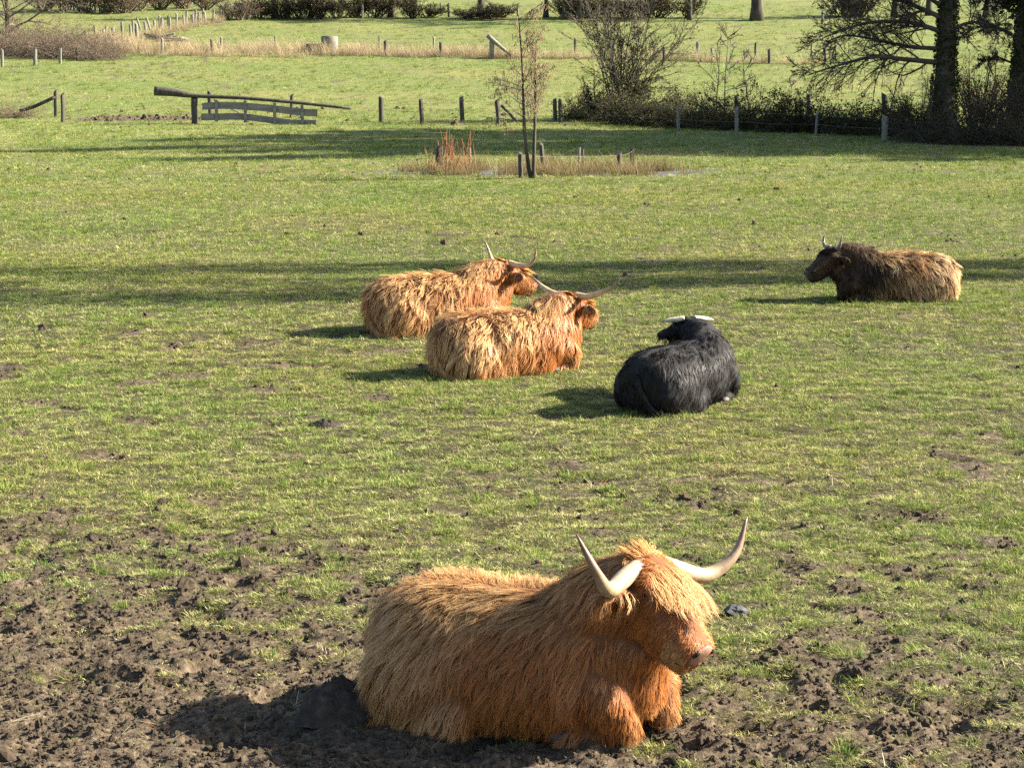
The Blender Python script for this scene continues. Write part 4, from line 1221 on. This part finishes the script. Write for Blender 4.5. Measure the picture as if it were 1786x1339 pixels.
# the two-stemmed sapling at the pond
def pond_tree():
    p = gp(922, 311)
    t = thing('pond_sapling', p, 'young two-stemmed alder with catkins growing at the pond edge', 'tree')
    sc = F / p[1]
    q = lambda u, v, dy=0: at(u, v, p[1]) - p + np.array([0, dy, 0])
    rg = np.random.default_rng(8)
    S = [spline([q(926, 312), q(921, 285), q(915, 230), q(913, 180), q(911, 120), q(907, 60), q(904, 25)], 16), spline([q(931, 312), q(931, 285), q(933, 210), q(934, 150), q(934, 100), q(936, 70)], 16)]
    for k, s_ in enumerate(S):
        obj('trunk', bar(s_, np.linspace(.062, .010, 16), 8, 'trunk'), M['bark'], t)
    P = np.array(S); Rr = np.repeat(np.linspace(.062, .010, 16)[None], 2, 0)
    P1, R1 = kids(rg, P, Rr, 24, .32, .97, 1.0, .27, 6, .10, (0, 0, .05), .36)
    P2, R2 = kids(rg, P1, R1, 8, .2, 1, .7, .42, 4, .12, (0, 0, .02), .5)
    obj('crown', Acc().add(*tubes(P1, np.maximum(R1, .007), 4)).add(*tubes(P2, np.maximum(R2, .005), 3)).mesh('crown'), M['pale_twig'], t)
    e = np.concatenate([P2[:, -1], P2[:, 2], P1[:, -1]]); e = e[rg.uniform(0, 1, len(e)) < .7]
    e = np.repeat(e, 2, 0) + rg.normal(0, .05, (len(e) * 2, 3))
    cat_ = np.stack([e, e + np.array([0, 0, -.045]) + rg.normal(0, .012, e.shape), e + np.array([0, 0, -.09]) + rg.normal(0, .02, e.shape)], 1)
    obj('catkins', Acc().add(*tubes(cat_, np.full((len(e), 3), .010) * np.array([.6, 1, .4]), 4)).mesh('catkins'), M['catkin'], t, kind='stuff')
M['catkin'] = simple('catkin', [(.3, (.13, .085, .045)), (.7, (.25, .17, .09))], 5, .9, 0)
pond_tree()
# red willow shoots in the pond
rg = np.random.default_rng(9)
st = grow(rg, np.stack([rg.normal(0, .35, 60), rg.normal(0, .2, 60), np.zeros(60)], -1), np.stack([rg.normal(0, .28, 60), rg.normal(0, .28, 60), np.ones(60)], -1), rg.uniform(.5, 1.4, 60), np.full(60, .010), 5, .06, (0, 0, .05), .5)
t = thing('willow_shoots', gp(788, 305), 'tuft of thin orange red willow shoots among the pond reeds', 'shrub')
obj('shoots', Acc().add(*tubes(*st, 3)).mesh('shoots'), M['red_twig'], t, kind='stuff')

# big ivy-clad tree with limbs reaching over the hedge
def ivy_tree(uu, vv, wpx, label, limbs, seed, H=19):
    p = gp(uu, vv); sc = F / p[1]; rg = np.random.default_rng(seed)
    t = thing('ivy_tree', p, label, 'tree')
    r = wpx / sc / 2
    P0, R0 = grow(rg, np.array([[0, 0, -.3]]), np.array([[rg.normal(0, .03), 0, 1]]), np.array([H]), np.array([r * .85]), 14, .02, (0, 0, .05), .15)
    R0[:, 0] *= 1.5; R0[:, 1] *= 1.12
    obj('trunk', Acc().add(*tubes(P0, R0, 14, True)).mesh('trunk'), M['bark'], t)
    cr = Acc()
    P1, R1 = kids(rg, P0, R0, 20, .38, .98, 1.0, .38, 9, .09, (0, 0, .05), .36)
    P2, R2 = kids(rg, P1, R1, 8, .2, 1, .75, .42, 6, .13, (0, 0, .03), .5)
    P3, R3 = kids(rg, P2, R2, 8, .15, 1, .7, .45, 4, .15, (0, 0, 0), .5)
    P4, R4 = kids(rg, P3, R3, 2, .2, 1, .6, .5, 3, .15, (0, 0, 0), .6)
    for a, b, s in ((P1, R1, 7), (P2, np.maximum(R2, .012), 4), (P3, np.maximum(R3, .009), 3), (P4, np.maximum(R4, .008), 3)): cr.add(*tubes(a, b, s))
    obj('crown', cr.mesh('crown'), M['twig'], t)
    # low limbs read off the photograph
    for pts, r0 in limbs:
        a = Acc()
        L0 = spline([at(u_, v_, p[1] - dy) - p for u_, v_, dy in pts], 12)[None]
        Rl = np.linspace(r0, r0 * .18, 12)[None]
        L1, RL1 = kids(rg, L0, Rl, 30, .08, 1, .7, .40, 7, .13, (0, 0, .0), .42)
        L2, RL2 = kids(rg, L1, RL1, 9, .12, 1, .7, .42, 5, .15, (0, 0, .01), .5)
        L3, RL3 = kids(rg, L2, RL2, 5, .15, 1, .6, .5, 3, .14, (0, 0, 0), .6)
        for x_, y_, s in ((L0, Rl, 8), (L1, np.maximum(RL1, .011), 4), (L2, np.maximum(RL2, .008), 3), (L3, np.maximum(RL3, .007), 3)): a.add(*tubes(x_, y_, s))
        lb = obj('limb', a.mesh('limb'), M['twig'], t)
    # ivy on the trunk
    n = 5200
    k = rg.uniform(0, 6.2, n); i0 = k.astype(int); fr = (k - i0)[:, None]
    c = P0[0][i0] * (1 - fr) + P0[0][i0 + 1] * fr; rr = R0[0][i0]
    a = rg.uniform(0, 6.28, n)
    C = c + np.stack([np.cos(a), np.sin(a), 0 * a], -1) * (rr * rg.uniform(.98, 1.25, n))[:, None]
    lv, li, lc = leaves(rg, C, .065, IVY)
    obj('ivy', make_mesh('ivy', lv, [li], lc, False), M['leaf'], t, kind='stuff')
    return t
ivy_tree(1645, 246, 46, 'big ivy-clad tree with long low limbs reaching over the bramble hedge',
         [([(1640, 110, 0), (1580, 104, .3), (1520, 100, .5), (1450, 118, .8), (1408, 132, 1.0)], .11), ([(1640, 55, 0), (1590, 40, 0), (1530, 38, .2), (1470, 52, .4), (1430, 70, .6)], .10),
          ([(1640, 85, 0), (1585, 82, -.4), (1530, 70, -.7), (1475, 62, -1.0), (1440, 74, -1.2)], .09), ([(1640, 30, 0), (1580, 5, 0), (1520, -8, .2), (1460, 2, .3)], .10),
          ([(1645, 60, 0), (1690, 40, .3), (1730, 45, .5), (1775, 70, .6)], .08), ([(1640, 10, 0), (1600, -15, -.5), (1540, -25, -1), (1490, -15, -1.4)], .09)], 31)
ivy_tree(1768, 236, 34, 'second ivy-clad trunk standing among bare shrubs beside the big tree',
         [([(1765, 60, 0), (1730, 45, .2), (1700, 50, .4), (1670, 68, .5)], .07), ([(1765, 20, 0), (1730, 0, .2), (1690, 5, .4)], .07), ([(1765, 110, 0), (1735, 100, .2), (1705, 112, .4)], .05)], 32, 17)
# undergrowth round the two trees
rg = np.random.default_rng(41)
US = [shrub(rg, 3.2, 12, .45, 900, .8, BRAM + [(.13, .06, .035)], .05, 10, 5, .007) for _ in range(3)]
UR = shrub(rg, 3.4, 16, .35, 2600, 1.2, [(.20, .10, .06), (.15, .075, .045), (.11, .06, .035)], .045, 10, 5, .007)
for k, (uu, vv, s) in enumerate(((1600, 236, .8), (1625, 246, .75), (1690, 246, .7), (1715, 240, 1.0), (1740, 247, .8), (1785, 245, .9), (1810, 235, 1.1), (1575, 240, .6))):
    plant('bare_shrub', gp(uu, vv), 'tangled leafless shrub in the undergrowth around the ivy-clad trees', 'shrub', 'undergrowth shrubs', [(n_, m_, x_) for n_, m_, x_ in zip(('stems', 'branches', 'foliage'), US[k % 3], ('twig', 'twig', 'leaf'))], s)
plant('beech_shrub', gp(1708, 222), 'rusty brown leafed shrub between the two ivy-clad trunks', 'shrub', None, [(n_, m_, x_) for n_, m_, x_ in zip(('stems', 'branches', 'foliage'), UR, ('twig', 'pale_twig', 'leaf'))], 1.1)
UB = [bramble(rg, 1.3, 1.0, .9, 90, 1500, BRAM[:3], .045) for _ in range(2)]
for k, (uu, vv) in enumerate(((1600, 246), (1650, 251), (1700, 252), (1745, 253), (1790, 254))):
    plant('bramble_bush', gp(uu, vv), 'low dark bramble clump at the foot of the ivy-clad trees', 'bush', 'brambles under the trees', [('canes', UB[k % 2][0], 'twig'), ('foliage', UB[k % 2][1], 'leaf')], .9)

# trees beyond the right edge whose shadows fall across the pasture
rg = np.random.default_rng(51)
TA = bare_tree(rg, 19, .42, .15, 20, 8, 6, 3, .36, .04, .014, 24000)
TB = bare_tree(rg, 13, .30, .25, 16, 8, 6, 4, .40, .05, .012, 2600)
for k, (x, y, s, me, lab) in enumerate(((27, 80.0, 1.1, TA, 'tall ivy-hung tree in the field-side row beyond the second ivy-clad trunk'), (33, 86, 1.15, TA, 'tall ivy-hung tree in the field-side row beyond the second ivy-clad trunk'),
                                         (37, 76, 1.25, TA, 'tall ivy-hung tree in the field-side row beyond the second ivy-clad trunk'), (25.5, 89, 1.05, TA, 'tall ivy-hung tree in the field-side row beyond the second ivy-clad trunk'), (42, 82, 1.3, TA, 'tall ivy-hung tree in the field-side row beyond the second ivy-clad trunk'), (30, 93, 1.1, TA, 'tall ivy-hung tree in the field-side row beyond the second ivy-clad trunk'),
                                         (24, 35.0, 1.45, TB, 'bare tree standing in the open pasture past the brown cow'), (31, 36.0, 1.7, TB, 'larger bare tree standing in the open pasture past the brown cow'))):
    plant('roadside_tree', (x, y, float(macro(np.array([x]), np.array([y]))[0])), lab, 'tree', 'bare trees beside the pasture' if k < 6 else None, [('trunk', me[0], 'bark'), ('crown', me[1], 'twig'), ('ivy', me[2], 'leaf')], s if k < 6 else (s * .45, s * .45, s))

# far hedge, its shrubs and trees
rg = np.random.default_rng(61)
FH = [shrub(rg, 2.6, 24, .7, 2000, 1.2, BRAM + [(.12, .08, .05)], .07, 9, 5, .012) for _ in range(4)]
FR = [shrub(rg, 2.6, 26, .7, 1300, 1.3, [(.17, .11, .07), (.22, .15, .10), (.12, .08, .05)], .06, 9, 5, .011) for _ in range(2)]
far = [(u_, 32 + random.uniform(-2, 2), random.uniform(.75, 1.15)) for u_ in (450, 486, 520, 556, 590, 625, 660, 720, 748, 812, 850, 872, 985, 1005, 1030, 1060, 1090, 1120, 1150, 1200, 1470, 1500)]
for k, (uu, vv, s) in enumerate(far):
    low = .45 if 740 < uu < 900 else 1
    s *= 1.25
    plant('hedge_shrub', gp(uu, vv), 'dark leafless shrub in the hedge at the top of the far field', 'shrub', 'shrubs in the far hedge', [(n_, m_, x_) for n_, m_, x_ in zip(('stems', 'branches', 'foliage'), FH[k % 4], ('twig', 'twig', 'leaf'))], (s * 1.1, s * 1.1, s * low))
for k, (uu, vv, s) in enumerate(((398, 34, .6), (418, 36, .65), (432, 34, .7), (150, 22, 1.3), (185, 24, 1.2), (215, 24, 1.2), (240, 20, 1.2), (280, 18, 1.1), (320, 16, 1.1), (360, 18, 1.1), (120, 20, 1.3), (80, 20, 1.3))):
    s *= 1.5
    plant('thorn_shrub', gp(uu, vv), 'reddish brown leafless thorn shrub behind the crooked post rows', 'shrub', 'thorn shrubs up the field', [(n_, m_, x_) for n_, m_, x_ in zip(('stems', 'branches', 'foliage'), FR[k % 2], ('pale_twig', 'pale_twig', 'leaf'))], (s, s, s * .9))
FT = [bare_tree(rg, 11, .34, .22, 12, 7, 6, 3, .4, .05, .02) for _ in range(2)]
for k, (uu, vv, w, lab) in enumerate(((479, 32, 10, None), (501, 33, 10, None), (543, 32, 9, None), (683, 31, 12, None), (838, 30, 13, None), (952, 31, 9, None), (990, 34, 16, None), (1010, 34, 14, None),
                                       (1320, 36, 20, 'thick pale trunk with flared foot standing alone before the far hedge'), (1203, 36, 8, None), (1560, 30, 12, None), (1620, 28, 12, None), (1720, 30, 12, None))):
    p = gp(uu, vv); s = w / (F / p[1]) / .68
    plant('far_tree', p, lab or 'bare dark-trunked tree rising out of the far hedge', 'tree', None if lab else 'trees in the far hedge', [('trunk', FT[k % 2][0], 'bark'), ('crown', FT[k % 2][1], 'twig')], (s, s, max(s, .8)))
# left edge: bare tree over a bramble thicket
p = gp(16, 76)
tr, cr = bare_tree(rg, 8.5, .3, .10, 26, 9, 7, 3, .75, .0, .012)
plant('spreading_tree', p, 'bare spreading tree over the bramble thicket beside the bleached posts', 'tree', None, [('trunk', tr, 'bark'), ('crown', cr, 'pale_twig')], (1.0, 1.0, .8), 2.0)
TH = [bramble(rg, 1.8, 1.4, 1.5, 150, 2600, [(.16, .10, .075), (.21, .14, .10), (.12, .075, .05), (.10, .08, .04)], .05) for _ in range(3)]
for k, (uu, vv, s) in enumerate(((0, 96, 1.1), (28, 98, 1.0), (55, 99, 1.0), (85, 100, 1.0), (112, 101, 1.0), (140, 103, .95), (165, 106, .8), (186, 104, .75), (20, 84, 1.1), (60, 84, 1.1), (100, 86, 1.1), (135, 88, 1.0), (165, 90, .9), (190, 93, .6))):
    plant('thorn_thicket', gp(uu, vv), 'reddish brown bramble clump in the thicket behind the bleached posts', 'bush', 'bramble thicket clumps', [('canes', TH[k % 3][0], 'pale_twig'), ('foliage', TH[k % 3][1], 'leaf')], (s, s, s * .95))
plant('bramble_bush', gp(25, 205), 'pale brown bramble clump under the drooping rail at the muddy gateway', 'bush', None, [('canes', TH[0][0], 'pale_twig'), ('foliage', TH[0][1], 'leaf')], (.75, .6, .45))

# ------------------------------------------------------------------ small things on the turf
def mound(seed, r, h, rough=.25):
    rg = np.random.default_rng(seed); nr, na = 18, 48
    a = np.arange(na) * 2 * np.pi / na; rr = np.linspace(0, 1.15, nr)
    A, Q = np.meshgrid(a, rr); x = r * Q * np.cos(A); y = r * .8 * Q * np.sin(A)
    z = h * np.clip(np.cos(np.clip(Q, 0, 1) * np.pi / 2), 0, 1) ** .6 - .03
    z = z + rough * h * np.abs(fbm(x + seed, y, 2.6 / r, 4, seed, .7)) * (Q < 1.05) * np.clip(1.3 - Q, 0, 1)
    x = x * (1 + .15 * np.sin(3 * A + seed)); V = np.stack([x, y, z], -1).reshape(-1, 3); idx = np.arange(nr * na).reshape(nr, na)
    q = np.stack([idx[:-1], np.roll(idx, -1, 1)[:-1], np.roll(idx, -1, 1)[1:], idx[1:]], -1).reshape(-1, 4)
    return make_mesh('molehill', V, [q], None, True)
M['mole'] = simple('molehill_soil', [(0.25, (.016, .011, .008)), (0.5, (.036, .026, .019)), (0.72, (.07, .052, .038))], 18, .95, .8, 70)
o = obj('molehill', mound(3, .22, .19, .45), M['mole']); o.location = gp(592, 1250)
tag(o, 'large dark molehill in the shade beside the rump of the cow on the mud', 'molehill')
MM = [mound(k + 5, .16, .055, .35) for k in range(3)]
for k, (uu, vv) in enumerate(((455, 420), (585, 439), (640, 436), (690, 441), (775, 411), (806, 410), (845, 419), (910, 414), (930, 416), (1105, 419), (1140, 417), (1240, 410), (1283, 416), (520, 412), (330, 430), (265, 405), (60, 402), (1120, 452), (700, 405), (1020, 420))):
    o = obj('molehill', MM[k % 3], M['mole']); o.location = gp(uu, vv); s = random.uniform(.7, 1.35); o.scale = (s * 1.5, s * .9, s * .8); o.rotation_euler = (0, 0, random.gauss(0, .4))
    tag(o, 'small scuffed molehill in the grass on the pond side of the cattle', 'molehill', 'small molehills beyond the cattle')
o = obj('turf_clump', mound(31, .18, .07, .6), M['mole']); o.location = gp(570, 742); tag(o, 'dark turned-up turf clump in the open grass near the ginger cows', 'turf')
V, f_ = ball((0, 0, 0), (.085, .05, .04), None, 10, 6)
rg = np.random.default_rng(2); V *= (1 + .12 * rg.normal(0, 1, (len(V), 1)))
o = obj('stone', make_mesh('stone', V, f_, None, False), M['stone']); o.location = gp(1285, 1072) + np.array([0, 0, .02]); o.rotation_euler = (0, .2, .3)
tag(o, 'small grey slate stone lying beside the face of the big ginger cow', 'stone')
